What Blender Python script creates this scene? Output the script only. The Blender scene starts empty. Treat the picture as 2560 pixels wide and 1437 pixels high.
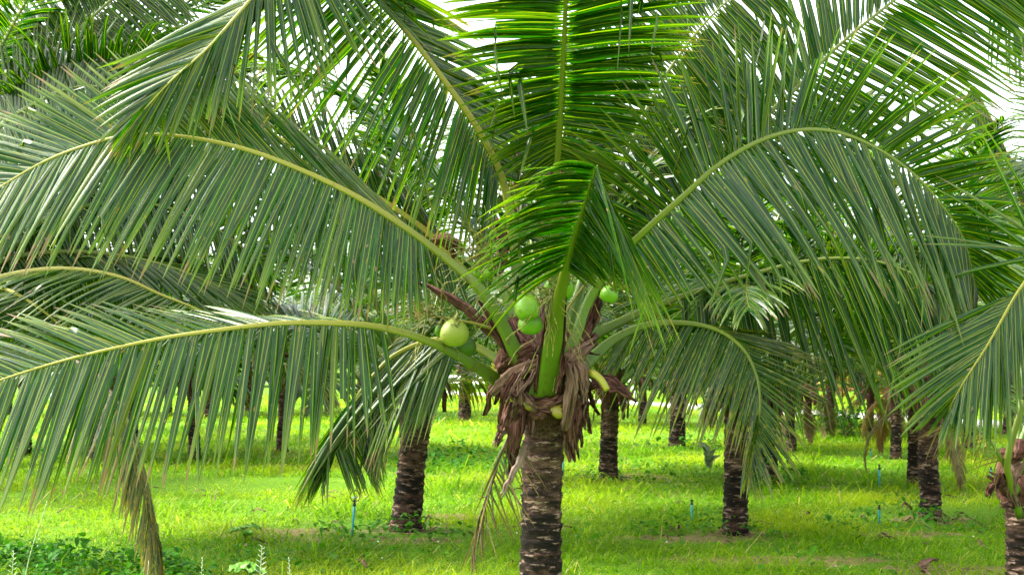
import bpy, math, random
import numpy as np
from mathutils import Vector, Matrix

# ------------------------------------------------------------------ camera, sky, sun, exposure
SC = bpy.context.scene
COL = SC.collection
FPX = 3200.0                      # focal length in pixels of the 2560 px wide photo
PITCH = math.atan((915 - 718.5) / FPX)
EYE = np.array([0.0, 0.0, 1.7])
cam_d = bpy.data.cameras.new('camera')
cam = bpy.data.objects.new('camera', cam_d)
COL.objects.link(cam)
cam.location = EYE
cam.rotation_euler = (math.radians(90) + PITCH, 0, 0)
cam_d.sensor_width = 36.0
cam_d.lens = 36.0 * FPX / 2560.0
cam_d.clip_end = 6000
cam_d.clip_start = 0.1
cam_d.dof.use_dof = True
cam_d.dof.focus_distance = 8.9
cam_d.dof.aperture_fstop = 4.5
SC.camera = cam

SUN_EL, SUN_AZ = math.radians(50), math.radians(-85)   # azimuth from +Y clockwise seen from above
world = bpy.data.worlds.new('World')
SC.world = world
world.use_nodes = True
wn, wl = world.node_tree.nodes, world.node_tree.links
bg = wn['Background']
sky = wn.new('ShaderNodeTexSky')
sky.sky_type = 'NISHITA'
sky.sun_disc = False
sky.sun_elevation = SUN_EL
sky.sun_rotation = SUN_AZ
sky.air_density = 1.0
sky.dust_density = 4.0
hs = wn.new('ShaderNodeHueSaturation')
hs.inputs['Saturation'].default_value = 0.2
wl.new(sky.outputs[0], hs.inputs['Color'])
wl.new(hs.outputs[0], bg.inputs[0])
bg.inputs[1].default_value = 0.15

sun_d = bpy.data.lights.new('sun', 'SUN')
sun_d.energy = 2.0
sun_d.angle = math.radians(20)
sun_d.color = (1.0, 0.95, 0.86)
sun = bpy.data.objects.new('sun', sun_d)
COL.objects.link(sun)
sd = Vector((math.sin(SUN_AZ) * math.cos(SUN_EL), math.cos(SUN_AZ) * math.cos(SUN_EL), math.sin(SUN_EL)))
sun.rotation_euler = sd.to_track_quat('Z', 'Y').to_euler()
sun.location = (0, 0, 30)

SC.view_settings.view_transform = 'Standard'
SC.view_settings.look = 'None'
SC.view_settings.gamma = 1.0
SC.view_settings.use_curve_mapping = False
SC.view_settings.exposure = 2.45
SC.render.engine = 'CYCLES'
SC.cycles.max_bounces = 8
SC.cycles.diffuse_bounces = 4
SC.cycles.glossy_bounces = 3
SC.cycles.transmission_bounces = 4
SC.cycles.use_denoising = True

# ------------------------------------------------------------------ helpers
rng = np.random.default_rng(7)
RIGHT = np.array([1.0, 0, 0])
FWD = np.array([0, math.cos(PITCH), math.sin(PITCH)])
UPV = np.array([0, -math.sin(PITCH), math.cos(PITCH)])
Z3 = np.array([0, 0, 1.0])


def P(px, py, z):
    """point seen at a photo pixel, z metres in front of the camera"""
    return EYE + z * (FWD + (px - 1280) / FPX * RIGHT + (718.5 - py) / FPX * UPV)


def G(px, py):
    """ground point seen at a photo pixel"""
    d = FWD + (px - 1280) / FPX * RIGHT + (718.5 - py) / FPX * UPV
    return EYE + d * (-EYE[2] / d[2])


def nrm(a):
    return a / np.maximum(np.linalg.norm(a, axis=-1, keepdims=True), 1e-9)


def tag(o, label=None, cat=None, group=None, kind=None):
    if label: o['label'] = label
    if cat: o['category'] = cat
    if group: o['group'] = group
    if kind: o['kind'] = kind
    return o


def empty(name, loc, label=None, cat=None, group=None):
    o = bpy.data.objects.new(name, None)
    COL.objects.link(o)
    o.location = loc
    o.empty_display_size = 0.2
    return tag(o, label, cat, group)


def mesh_np(name, verts, faces, mat, parent=None, attrs=None, smooth=True, origin=None, loops=None):
    """verts (n,3) world or local; faces list/array of tuples (tri or quad arrays allowed)"""
    me = bpy.data.meshes.new(name)
    verts = np.asarray(verts, dtype=np.float32)
    if isinstance(faces, np.ndarray):
        groups = [faces]
    else:
        groups = [np.asarray(f, dtype=np.int32) for f in faces if len(f)]
    me.vertices.add(len(verts))
    me.vertices.foreach_set('co', verts.ravel())
    tot_l = sum(g.size for g in groups)
    tot_f = sum(len(g) for g in groups)
    me.loops.add(tot_l)
    me.polygons.add(tot_f)
    me.loops.foreach_set('vertex_index', np.concatenate([g.ravel() for g in groups]).astype(np.int32))
    starts, off = [], 0
    for g in groups:
        starts.append(off + np.arange(len(g)) * g.shape[1])
        off += g.size
    me.polygons.foreach_set('loop_start', np.concatenate(starts).astype(np.int32))
    if attrs:
        for k, v in attrs.items():
            a = me.attributes.new(k, 'FLOAT_COLOR', 'POINT')
            a.data.foreach_set('color', np.asarray(v, dtype=np.float32).ravel())
    me.update(calc_edges=True)
    me.validate()
    if smooth:
        me.polygons.foreach_set('use_smooth', np.ones(len(me.polygons), dtype=bool))
    me.materials.append(mat)
    o = bpy.data.objects.new(name, me)
    COL.objects.link(o)
    if parent is not None:
        o.parent = parent
    return o


def local(parent, v):
    """world -> parent's space (parents are only ever translated here)"""
    return np.asarray(v) - np.array(parent.location)


class Geo:
    """collects several pieces for one mesh"""
    def __init__(self):
        self.v, self.q, self.t, self.a, self.n = [], [], [], [], 0

    def add(self, v, q=None, t=None, a=None):
        v = np.asarray(v, float)
        self.v.append(v)
        if q is not None and len(q): self.q.append(np.asarray(q) + self.n)
        if t is not None and len(t): self.t.append(np.asarray(t) + self.n)
        self.a.append(np.zeros((len(v), 4)) if a is None else np.asarray(a, float))
        self.n += len(v)

    def build(self, name, mat, parent=None, attr='leaf', smooth=True, shift=None):
        v = np.concatenate(self.v)
        if shift is not None: v = v - shift
        fs = []
        if self.q: fs.append(np.concatenate(self.q))
        if self.t: fs.append(np.concatenate(self.t))
        return mesh_np(name, v, fs, mat, parent, {attr: np.concatenate(self.a)}, smooth)


def catmull(pts, m=64):
    """dense points along a Catmull-Rom curve, evenly spaced by length"""
    p = np.asarray(pts, float)
    p = np.vstack([2 * p[0] - p[1], p, 2 * p[-1] - p[-2]])
    out = []
    for i in range(1, len(p) - 2):
        t = np.linspace(0, 1, 16, endpoint=False)[:, None]
        a, b, c, d = p[i - 1], p[i], p[i + 1], p[i + 2]
        out.append(0.5 * (2 * b + (c - a) * t + (2 * a - 5 * b + 4 * c - d) * t ** 2 + (3 * b - a - 3 * c + d) * t ** 3))
    out.append(p[-2][None])
    out = np.vstack(out)
    s = np.concatenate([[0], np.cumsum(np.linalg.norm(np.diff(out, axis=0), axis=1))])
    u = np.linspace(0, s[-1], m)
    return np.stack([np.interp(u, s, out[:, k]) for k in range(3)], 1), s[-1]


def tube(path, rad, ns=8, flat=1.0, ref=None, closed=True):
    """tube along a path; rad per point; flat = thickness/width of the section"""
    path = np.asarray(path, float)
    rad = np.broadcast_to(np.asarray(rad, float), (len(path),))
    T = nrm(np.gradient(path, axis=0))
    ref = np.array([0.3, -1.0, 0.2]) if ref is None else np.asarray(ref, float)
    A = nrm(np.cross(T, ref))
    B = np.cross(A, T)
    th = np.linspace(0, 2 * math.pi, ns, endpoint=False)
    v = path[:, None] + rad[:, None, None] * (np.cos(th)[None, :, None] * A[:, None] + flat * np.sin(th)[None, :, None] * B[:, None])
    n = len(path)
    i = np.arange(n - 1)[:, None] * ns
    j = np.arange(ns)[None]
    q = np.stack([i + j, i + (j + 1) % ns, i + ns + (j + 1) % ns, i + ns + j], -1).reshape(-1, 4)
    u = np.broadcast_to(np.linspace(0, 1, n)[:, None], (n, ns))
    a = np.stack([np.broadcast_to(th / 6.2832, (n, ns)), u, np.zeros((n, ns)), np.zeros((n, ns))], -1).reshape(-1, 4)
    v = v.reshape(-1, 3)
    if closed:
        v = np.vstack([v, path[0], path[-1]])
        a = np.vstack([a, [0, 0, 0, 0], [0, 1, 0, 0]])
        c0, c1 = n * ns, n * ns + 1
        jj = np.arange(ns)
        t = np.vstack([np.stack([np.full(ns, c0), (jj + 1) % ns, jj], 1),
                       np.stack([np.full(ns, c1), (n - 1) * ns + jj, (n - 1) * ns + (jj + 1) % ns], 1)])
        return v, q, t, a
    return v, q, None, a


def vnoise(x, y, s=1.0, seed=0):
    """cheap smooth noise 0..1"""
    r = np.random.default_rng(seed)
    out = np.zeros_like(x)
    for k in range(6):
        a = r.uniform(0, 6.28); f = s * r.uniform(.6, 1.8); ph = r.uniform(0, 6.28)
        out = out + np.sin((x * math.cos(a) + y * math.sin(a)) * f + ph + 1.3 * np.sin((x * math.sin(a) - y * math.cos(a)) * f * .7 + ph * 2))
    return np.clip(out / 6 * .9 + .5, 0, 1)


# ------------------------------------------------------------------ materials
def newmat(name):
    m = bpy.data.materials.new(name)
    m.use_nodes = True
    nt = m.node_tree
    nt.nodes.clear()
    out = nt.nodes.new('ShaderNodeOutputMaterial')
    return m, nt, out


class NT:
    def __init__(self, nt): self.nt = nt

    def node(self, t, **kw):
        n = self.nt.nodes.new(t)
        for k, v in kw.items(): setattr(n, k, v)
        return n

    def put(self, inp, val):
        if isinstance(val, bpy.types.NodeSocket): self.nt.links.new(val, inp)
        elif isinstance(val, (tuple, list)) and len(val) == 3 and inp.type == 'RGBA': inp.default_value = (*val, 1)
        else: inp.default_value = val

    def math(self, op, a, b=0.0, c=0.0, clamp=False):
        n = self.node('ShaderNodeMath', operation=op, use_clamp=clamp)
        self.put(n.inputs[0], a); self.put(n.inputs[1], b); self.put(n.inputs[2], c)
        return n.outputs[0]

    def mix(self, f, a, b, mode='MIX'):
        n = self.node('ShaderNodeMix', data_type='RGBA', blend_type=mode)
        self.put(n.inputs[0], f); self.put(n.inputs[6], a); self.put(n.inputs[7], b)
        return n.outputs[2]

    def step(self, x, lo, hi):
        n = self.node('ShaderNodeMapRange')
        n.interpolation_type = 'SMOOTHSTEP'
        self.put(n.inputs[0], x); self.put(n.inputs[1], lo); self.put(n.inputs[2], hi)
        return n.outputs[0]

    def noise(self, vec, scale, detail=3, rough=.55):
        n = self.node('ShaderNodeTexNoise')
        self.put(n.inputs['Vector'], vec); n.inputs['Scale'].default_value = scale
        n.inputs['Detail'].default_value = detail; n.inputs['Roughness'].default_value = rough
        return n.outputs[0]

    def attr(self, name):
        n = self.node('ShaderNodeAttribute', attribute_name=name)
        s = self.node('ShaderNodeSeparateColor')
        self.nt.links.new(n.outputs['Color'], s.inputs[0])
        return s.outputs[0], s.outputs[1], s.outputs[2], n.outputs['Alpha']

    def vec(self, x, y, z):
        n = self.node('ShaderNodeCombineXYZ')
        self.put(n.inputs[0], x); self.put(n.inputs[1], y); self.put(n.inputs[2], z)
        return n.outputs[0]

    def obj_coord(self, sx=1, sy=1, sz=1):
        t = self.node('ShaderNodeTexCoord')
        m = self.node('ShaderNodeMapping')
        m.inputs['Scale'].default_value = (sx, sy, sz)
        self.nt.links.new(t.outputs['Object'], m.inputs[0])
        return m.outputs[0]

    def bump(self, h, strength, dist=.01):
        n = self.node('ShaderNodeBump')
        n.inputs['Strength'].default_value = strength; n.inputs['Distance'].default_value = dist
        self.put(n.inputs['Height'], h)
        return n.outputs[0]

    def princ(self, col, rough=.5, spec=.5, normal=None):
        n = self.node('ShaderNodeBsdfPrincipled')
        self.put(n.inputs['Base Color'], col); self.put(n.inputs['Roughness'], rough)
        n.inputs['Specular IOR Level'].default_value = spec
        if normal is not None: self.put(n.inputs['Normal'], normal)
        return n.outputs[0]

    def leaf_shader(self, col, tcol, amount, rough, spec, normal=None):
        b = self.princ(col, rough, spec, normal)
        t = self.node('ShaderNodeBsdfTranslucent')
        self.put(t.inputs[0], tcol)
        m = self.node('ShaderNodeMixShader')
        self.put(m.inputs[0], amount)
        self.nt.links.new(b, m.inputs[1]); self.nt.links.new(t.outputs[0], m.inputs[2])
        return m.outputs[0]


def mat_leaf(name, dark, mid, tip, yellow=0.0, dry=0.1, rough=.27, spec=.45, trans=.30):
    """palm leaflet: yellow midrib, blotches, dry tips; attribute leaf = (across, along, leaflet random, along frond)"""
    m, nt, out = newmat(name)
    N = NT(nt)
    u, v, r, t = N.attr('leaf')
    oi = N.node('ShaderNodeObjectInfo')
    au = N.math('ABSOLUTE', N.math('MULTIPLY_ADD', u, 2.0, -1.0))
    streak = N.noise(N.vec(N.math('MULTIPLY', u, 2.5), N.math('MULTIPLY', v, 3.0), N.math('MULTIPLY', r, 91.0)), 2.2, 4)
    col = N.mix(N.step(streak, .3, .72), dark, mid)
    col = N.mix(N.math('MULTIPLY', N.step(N.math('ADD', v, N.math('MULTIPLY', r, .3)), .7, 1.2), .75), col, tip)
    # yellowing along the leaflet edges
    yn = N.noise(N.vec(N.math('MULTIPLY', u, 1.2), N.math('MULTIPLY', v, 5.0), N.math('MULTIPLY', r, 37.0)), 2.0, 3)
    yf = N.step(N.math('ADD', yn, N.math('MULTIPLY', v, .12)), .74 - .25 * yellow, .80 - .18 * yellow)
    col = N.mix(N.math('MULTIPLY', yf, .85), col, (.30, .18, .008))
    # whole leaflets gone yellow green
    col = N.mix(N.math('MULTIPLY', N.step(r, .92, .97), .5), col, (.11, .15, .01))
    # pale brown dead blotches
    bn = N.noise(N.vec(N.math('MULTIPLY', u, .9), N.math('MULTIPLY', v, 9.0), N.math('MULTIPLY', r, 171.0)), 1.1, 2)
    bf = N.step(bn, .72 - .1 * dry, .74 - .1 * dry)
    col = N.mix(bf, col, (.20, .12, .085))
    tipd = N.step(N.math('ADD', v, N.math('MULTIPLY', N.math('FRACT', N.math('MULTIPLY', r, 7.13)), .22 + dry)), 1.13, 1.16)
    col = N.mix(tipd, col, (.15, .09, .05))
    # midrib
    rib = N.math('SUBTRACT', 1.0, N.step(au, .06, .17))
    col = N.mix(1.0, col, oi.outputs['Color'], 'MULTIPLY')
    col = N.mix(N.math('MULTIPLY', rib, .9), col, (.23, .25, .010))
    tcol = N.mix(1.0, col, (2.0, 2.6, .5), 'MULTIPLY')
    bmp = N.bump(N.noise(N.vec(N.math('MULTIPLY', u, 9.0), N.math('MULTIPLY', v, 1.5), N.math('MULTIPLY', r, 50.)), 4.0, 2), .25, .004)
    rr = N.math('MULTIPLY_ADD', streak, .25, rough - .12)
    nt.links.new(N.leaf_shader(col, tcol, trans, rr, spec, bmp), out.inputs[0])
    return m


def mat_stalk(name, a, b, rough=.4, scuff=.7):
    m, nt, out = newmat(name)
    N = NT(nt)
    u, v, r, t = N.attr('leaf')
    oi = N.node('ShaderNodeObjectInfo')
    n = N.noise(N.vec(N.math('MULTIPLY', u, 12.0), N.math('MULTIPLY', v, 2.5), 0.0), 3.0, 5, .65)
    col = N.mix(N.step(N.math('ADD', N.math('MULTIPLY', n, .25), v), .22, .52), a, b)
    sp = N.noise(N.obj_coord(1, 1, 1), 60, 2)
    col = N.mix(N.math('MULTIPLY', N.step(sp, .66, .74), .7), col, (.07, .05, .02))
    col = N.mix(N.math('MULTIPLY', N.step(n, .52, .75), .45), col, N.mix(1.0, col, (1.5, 1.25, 1.0), 'MULTIPLY'))
    sc_ = N.noise(N.obj_coord(1, 1, .45), 22, 5, .7)
    col = N.mix(N.math('MULTIPLY', N.step(N.math('SUBTRACT', sc_, N.math('MULTIPLY', v, .25)), .53, .62), scuff), col, (.075, .042, .02))
    col = N.mix(1.0, col, oi.outputs['Color'], 'MULTIPLY')
    nt.links.new(N.princ(col, rough, .5, N.bump(n, .3, .01)), out.inputs[0])
    return m


def mat_fibre(name, a, b, c):
    m, nt, out = newmat(name)
    N = NT(nt)
    u, v, r, t = N.attr('leaf')
    st = N.noise(N.vec(N.math('MULTIPLY', u, 14.0), N.math('MULTIPLY', v, 2.2), N.math('MULTIPLY', r, 40.)), 2.2, 5, .65)
    bl = N.noise(N.vec(N.math('MULTIPLY', u, 2.0), N.math('MULTIPLY', v, 3.0), N.math('MULTIPLY', r, 40.)), 2.0, 3)
    col = N.mix(N.step(st, .32, .68), a, b)
    col = N.mix(N.math('MULTIPLY', N.step(bl, .5, .75), .7), col, c)
    nt.links.new(N.princ(col, .85, .2, N.bump(st, 1.0, .012)), out.inputs[0])
    return m


def mat_bark(name, moss=.5):
    m, nt, out = newmat(name)
    N = NT(nt)
    u, v, r, t = N.attr('leaf')       # u ring ledge 0..1 , v height fraction, r noise
    big = N.noise(N.obj_coord(2.6, 2.6, 7), 1.6, 5, .66)
    fine = N.noise(N.obj_coord(7, 7, 24), 1.5, 7, .75)
    col = N.mix(N.step(fine, .36, .66), (.026, .013, .009), (.15, .088, .06))
    dark = N.step(N.math('ADD', big, N.math('MULTIPLY', u, -.06)), .42 - .07 * moss, .51 - .06 * moss)
    # black algae film lower on the trunk, fresh brown at the top
    df = N.math('MULTIPLY', N.math('SUBTRACT', 1.0, N.math('MULTIPLY', N.step(v, .56, .72), .75)), dark)
    col = N.mix(N.math('MULTIPLY', df, .93), col, N.mix(fine, (.004, .004, .003), (.015, .013, .010)))
    pale = N.noise(N.obj_coord(5, 5, 20), 1.3, 6, .7)
    col = N.mix(N.math('MULTIPLY', N.step(pale, .56, .61), .85), col, (.34, .23, .175))
    # dark narrow ring in the step at each leaf-scar ledge
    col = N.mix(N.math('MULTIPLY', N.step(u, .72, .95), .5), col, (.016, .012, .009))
    nt.links.new(N.princ(col, .9, .15, N.bump(N.math('ADD', fine, big), .9, .02)), out.inputs[0])
    return m


def mat_simple(name, a, b, scale=8, rough=.6, spec=.4, bump=.2):
    m, nt, out = newmat(name)
    N = NT(nt)
    n = N.noise(N.obj_coord(), scale, 4)
    nt.links.new(N.princ(N.mix(N.step(n, .3, .7), a, b), rough, spec, N.bump(n, bump, .01)), out.inputs[0])
    return m


def mat_grass(name, a, b, c, dry, trans=.4):
    """leaf attribute: (0, along, random, patch)"""
    m, nt, out = newmat(name)
    N = NT(nt)
    u, v, r, t = N.attr('leaf')
    col = N.mix(r, a, b)
    col = N.mix(N.math('MULTIPLY', t, .9), col, c)
    col = N.mix(N.math('MULTIPLY', N.step(r, .93, .97), .8), col, dry)
    tcol = N.mix(1.0, col, (1.5, 1.6, .5), 'MULTIPLY')
    nt.links.new(N.leaf_shader(col, tcol, trans, .55, .12), out.inputs[0])
    return m


M_LEAF = mat_leaf('palm_leaf', (.004, .029, .001), (.018, .084, .002), (.11, .17, .01), 0.0, .12)
M_LEAF_OLD = mat_leaf('ageing_palm_leaf', (.008, .035, .004), (.028, .066, .008), (.15, .14, .015), .55, .4)
M_LEAF_GREY = mat_leaf('withering_palm_leaf', (.03, .036, .025), (.07, .07, .05), (.14, .09, .035), .7, .9, .5, .4, .15)
M_LEAF_DEAD = mat_leaf('dead_palm_leaf', (.08, .05, .03), (.17, .11, .07), (.2, .13, .08), .5, .9, .7, .2, .15)
M_LEAF_RUST = mat_leaf('rusty_palm_leaf', (.16, .055, .02), (.28, .11, .05), (.3, .17, .08), .3, .8, .7, .2, .2)
M_STALK = mat_stalk('palm_stalk', (.075, .145, .005), (.11, .15, .008))
M_STALK_Y = mat_stalk('yellow_palm_stalk', (.08, .145, .006), (.25, .235, .02))
M_STALK_DEAD = mat_stalk('dead_palm_stalk', (.13, .085, .055), (.22, .15, .11), .7)
M_FIBRE = mat_fibre('brown_sheath_fibre', (.02, .007, .005), (.17, .072, .05), (.25, .13, .10))
M_FIBRE_P = mat_fibre('pale_sheath_fibre', (.07, .036, .025), (.25, .145, .105), (.34, .22, .17))
M_BARK = mat_bark('palm_bark', .6)
M_BARK_B = mat_bark('brown_palm_bark', .1)
M_NUT = mat_stalk('green_coconut_skin', (.10, .26, .006), (.14, .29, .012), .42, .35)
M_NUT_Y = mat_stalk('yellowish_coconut_skin', (.17, .235, .02), (.22, .26, .035), .45, .35)
M_FLOWER = mat_stalk('flower_stalk_green', (.12, .13, .012), (.19, .18, .025), .6)


# ------------------------------------------------------------------ fronds
def leaflets(geo, pos, d0, T, L, W, droop, seg, t, refn, kink=.08, cut=.1, fold=.45, spread=.08, rg=rng, tilt=.0):
    n = len(pos)
    d0 = nrm(d0 + rg.normal(0, spread, (n, 3)))
    kk = np.where(rg.random(n) < kink, rg.uniform(.35, .85, n), 9.0)
    kd = nrm(np.stack([rg.normal(0, .22, n), rg.normal(0, .22, n), -np.ones(n)], 1))
    ct = np.where(rg.random(n) < cut, rg.uniform(.6, .92, n), 1.0)
    L = L * rg.uniform(.88, 1.06, n)
    W = W * rg.uniform(.8, 1.1, n)
    dr = droop * rg.uniform(.6, 1.4, n)
    tw = rg.normal(0, .22, n)
    keep = rg.random(n) > .025
    W = np.where(rg.random(n) < .12, W * .6, W)
    rnd = rg.random(n)
    s = np.linspace(0, 1, seg + 1)
    p = pos.copy()
    vs = np.zeros((n, seg + 1, 3, 3))
    at = np.zeros((n, seg + 1, 3, 4))
    side0 = nrm(T - (T * d0).sum(1, keepdims=True) * d0)
    if tilt:        # leaflets rolled so that more of the under (+) or upper (-) side shows
        n0 = np.cross(side0, d0)
        n0 = n0 * np.sign((n0 * refn).sum(1, keepdims=True) + 1e-6)
        def show(a):
            f = -side0 * math.sin(a) + n0 * math.cos(a)
            return (f * np.sign(-(f @ FWD))[:, None])[:, 2]
        lo = show(abs(tilt)) < show(-abs(tilt))
        tw = tw + np.where(lo == (tilt > 0), 1, -1) * abs(tilt)
    for k in range(seg + 1):
        g = (dr * s[k] ** 1.6)[:, None]
        d = nrm(d0 - g * Z3)
        kf = np.clip((s[k] - kk) / .10, 0, 1)[:, None]
        d = nrm(d * (1 - kf) + kd * kf * 1.2)
        if k: p = p + d * (L * ct / seg)[:, None]
        w = nrm(side0 - (side0 * d).sum(1, keepdims=True) * d)
        nn = np.cross(w, d)
        sg = np.sign((nn * refn).sum(1, keepdims=True) + 1e-6)
        nn = nn * sg
        a = (tw + .9 * np.clip(kf[:, 0], 0, 1) * np.sign(tw))[:, None]
        w2 = w * np.cos(a) + nn * np.sin(a)
        n2 = -w * np.sin(a) + nn * np.cos(a)
        se = s[k] * ct
        prof = np.clip((se + .015) / .13, 0, 1) ** .55 * np.clip(1 - se ** 2.1, 0, 1) ** .75
        prof = np.maximum(prof, .04)
        hw = (W * .5 * prof)[:, None]
        vs[:, k, 0] = p - w2 * hw * math.cos(fold) - n2 * hw * math.sin(fold)
        vs[:, k, 1] = p
        vs[:, k, 2] = p + w2 * hw * math.cos(fold) - n2 * hw * math.sin(fold)
        at[:, k, :, 0] = np.array([0, .5, 1.0])[None]
        at[:, k, :, 1] = se[:, None]
        at[:, k, :, 2] = rnd[:, None]
        at[:, k, :, 3] = t[:, None]
    b = (np.arange(n) * (seg + 1) * 3)[:, None, None]
    i = (np.arange(seg) * 3)[None, :, None]
    j = np.arange(2)[None, None]
    q = np.stack([b + i + j, b + i + j + 1, b + i + 3 + j + 1, b + i + 3 + j], -1)[keep].reshape(-1, 4)
    geo.add(vs.reshape(-1, 3), q=q, a=at.reshape(-1, 4))


def key(t, ks, c):
    ks = np.array(ks, float)
    return np.interp(t, ks[:, 0], ks[:, c])


def stalk_geo(path, w0, flat=.6, taper=None):
    m = len(path)
    t = np.linspace(0, 1, m)
    prof = np.interp(t, [0, .05, .12, .25, .45, .7, 1], [.9, .76, .58, .38, .25, .16, .05]) if taper is None else taper(t)
    g = Geo()
    v, q, tr, a = tube(path, w0 * prof, 20, flat)
    n = m * 20
    thv = a[:n, 0] * 6.2832
    cen = np.repeat(np.asarray(path), 20, axis=0)
    k = 1 - .30 * np.exp(-((np.abs(np.sin(thv)) - 1) / .10) ** 2) + .05 * np.sin(thv * 7 + 3)
    k = 1 + (k - 1) * np.repeat(np.interp(t, [0, .3, .6], [1, .8, .3]), 20)
    v[:n] = cen + (v[:n] - cen) * k[:, None]
    g.add(v, q, tr, a)
    return g


def frond_px(palm, pts, depth, t0, A, B, n=70, w=.052, w0=.085, seg=9, leafmat=None, stalkmat=None, tint=(1, 1, 1),
             kink=.08, cut=.12, droop=(.35, .35), t1=1.0, label=None, spread=.045, fold=.45, flat=.6, tilt=(0, 0)):
    """a frond of one particular palm. pts: (photo x, photo y, extra depth); A/B: the two leaflet rows as
    (t, image angle, towards camera, length in photo px)"""
    if n > 40: n, w = int(n * 1.22), w * .88
    path, ln = catmull([P(x, y, depth + dz) for x, y, dz in pts], 90)
    tt = np.linspace(0, 1, 90)
    tang = nrm(np.gradient(path, axis=0))
    geo = Geo()
    for si, K in enumerate((A, B)):
        if not K: continue
        ts = np.clip(np.linspace(t0, t1, n) + rng.normal(0, .25 * (t1 - t0) / n, n), 0, 1)
        pos = np.stack([np.interp(ts, tt, path[:, k]) for k in range(3)], 1)
        T = nrm(np.stack([np.interp(ts, tt, tang[:, k]) for k in range(3)], 1))
        ang = np.radians(key(ts, K, 1)); tow = key(ts, K, 2)
        flat_ = np.sqrt(np.maximum(0, 1 - tow ** 2))
        d = flat_[:, None] * (np.cos(ang)[:, None] * RIGHT + np.sin(ang)[:, None] * UPV) - tow[:, None] * FWD
        z = (pos - EYE) @ FWD
        L = key(ts, K, 3) * z / FPX
        ref = nrm(np.cross(T, d)) * (1 if si else -1)
        ref = ref * np.sign((ref * (Z3 - .6 * FWD)).sum(1, keepdims=True) + 1e-6)
        leaflets(geo, pos, d, T, L, np.full(n, w), np.full(n, droop[si]), seg, ts, ref, kink, cut, fold, spread, rng, tilt[si])
    o = geo.build('frond', leafmat or M_LEAF, palm, shift=np.array(palm.location))
    o.color = (*tint, 1)
    if label: o['label'] = label
    st = stalk_geo(path, w0, flat).build('leaf_stalk', stalkmat or M_STALK, o, shift=np.array(palm.location))
    return o


def frond_generic(elev, length, seed, n=76, seg=6, w=.052, old=0.0, mat=None):
    """frond in its own space, base at 0, growing along +X and bending under its weight"""
    rg = np.random.default_rng(seed)
    m = 60
    s = np.linspace(0, 1, m)
    bend = math.radians(rg.uniform(58, 80) - .2 * elev + 12 * old)
    e = math.radians(elev) - bend * s ** 1.5
    yaw = np.radians(rg.normal(0, 9)) * s
    d = np.stack([np.cos(e) * np.cos(yaw), np.cos(e) * np.sin(yaw), np.sin(e)], 1)
    path = np.vstack([[0, 0, 0], np.cumsum(d[:-1] * length / (m - 1), axis=0)])
    tang = nrm(np.gradient(path, axis=0))
    geo = Geo()
    roll = rg.normal(0, .35)
    for si in (-1, 1):
        ts = np.linspace(.24, 1, n) + rg.normal(0, .003, n)
        ts = np.clip(ts, 0, 1)
        pos = np.stack([np.interp(ts, s, path[:, k]) for k in range(3)], 1)
        T = nrm(np.stack([np.interp(ts, s, tang[:, k]) for k in range(3)], 1))
        S = nrm(np.cross(T, Z3 + 1e-3)) * si
        Nn = np.cross(S, T) * si
        Nn = Nn * np.sign(Nn[:, 2:3] + 1e-6)
        lift = .25 * (1 - old) + roll * si
        a = np.radians(np.interp(ts, [.24, .5, 1], [66, 54, 22]))
        d = np.cos(a)[:, None] * T + np.sin(a)[:, None] * nrm(S + lift * Nn)
        L = np.interp(ts, [.24, .4, .65, 1], [.6, .98, 1.0, .35]) * length * .25
        leaflets(geo, pos, d, T, L, np.full(n, w), np.full(n, .75 + .7 * old), seg, ts, Nn, .13, .1, .45, .07, rg)
    st = stalk_geo(path, .07)
    return geo, st


def mesh_of(geo, name, mat):
    o = geo.build(name, mat)
    me = o.data
    bpy.data.objects.remove(o)
    return me


BANK = {}


def bank(kind, elev, seed, mat, smat, old=0.0):
    k = (kind, elev, seed)
    if k not in BANK:
        g, st = frond_generic(elev, 3.7, seed * 31 + int(elev) + 100, old=old)
        BANK[k] = (mesh_of(g, 'frond', mat), mesh_of(st, 'leaf_stalk', smat))
    return BANK[k]


def place_frond(palm, loc, az, elev, scale, tint, seed, kind='green'):
    mats = {'green': (M_LEAF, M_STALK, 0), 'old': (M_LEAF_OLD, M_STALK_Y, .6), 'dead': (M_LEAF_DEAD, M_STALK_DEAD, .9),
            'rust': (M_LEAF_RUST, M_STALK_DEAD, .9)}[kind]
    a, b = bank(kind, elev, seed, *mats)
    o = bpy.data.objects.new('frond', a); COL.objects.link(o)
    o.parent = palm
    o.location = loc
    o.rotation_euler = (0, 0, az)
    o.scale = (scale,) * 3
    o.color = (*tint, 1)
    c = bpy.data.objects.new('leaf_stalk', b); COL.objects.link(c)
    c.parent = o
    return o


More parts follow.
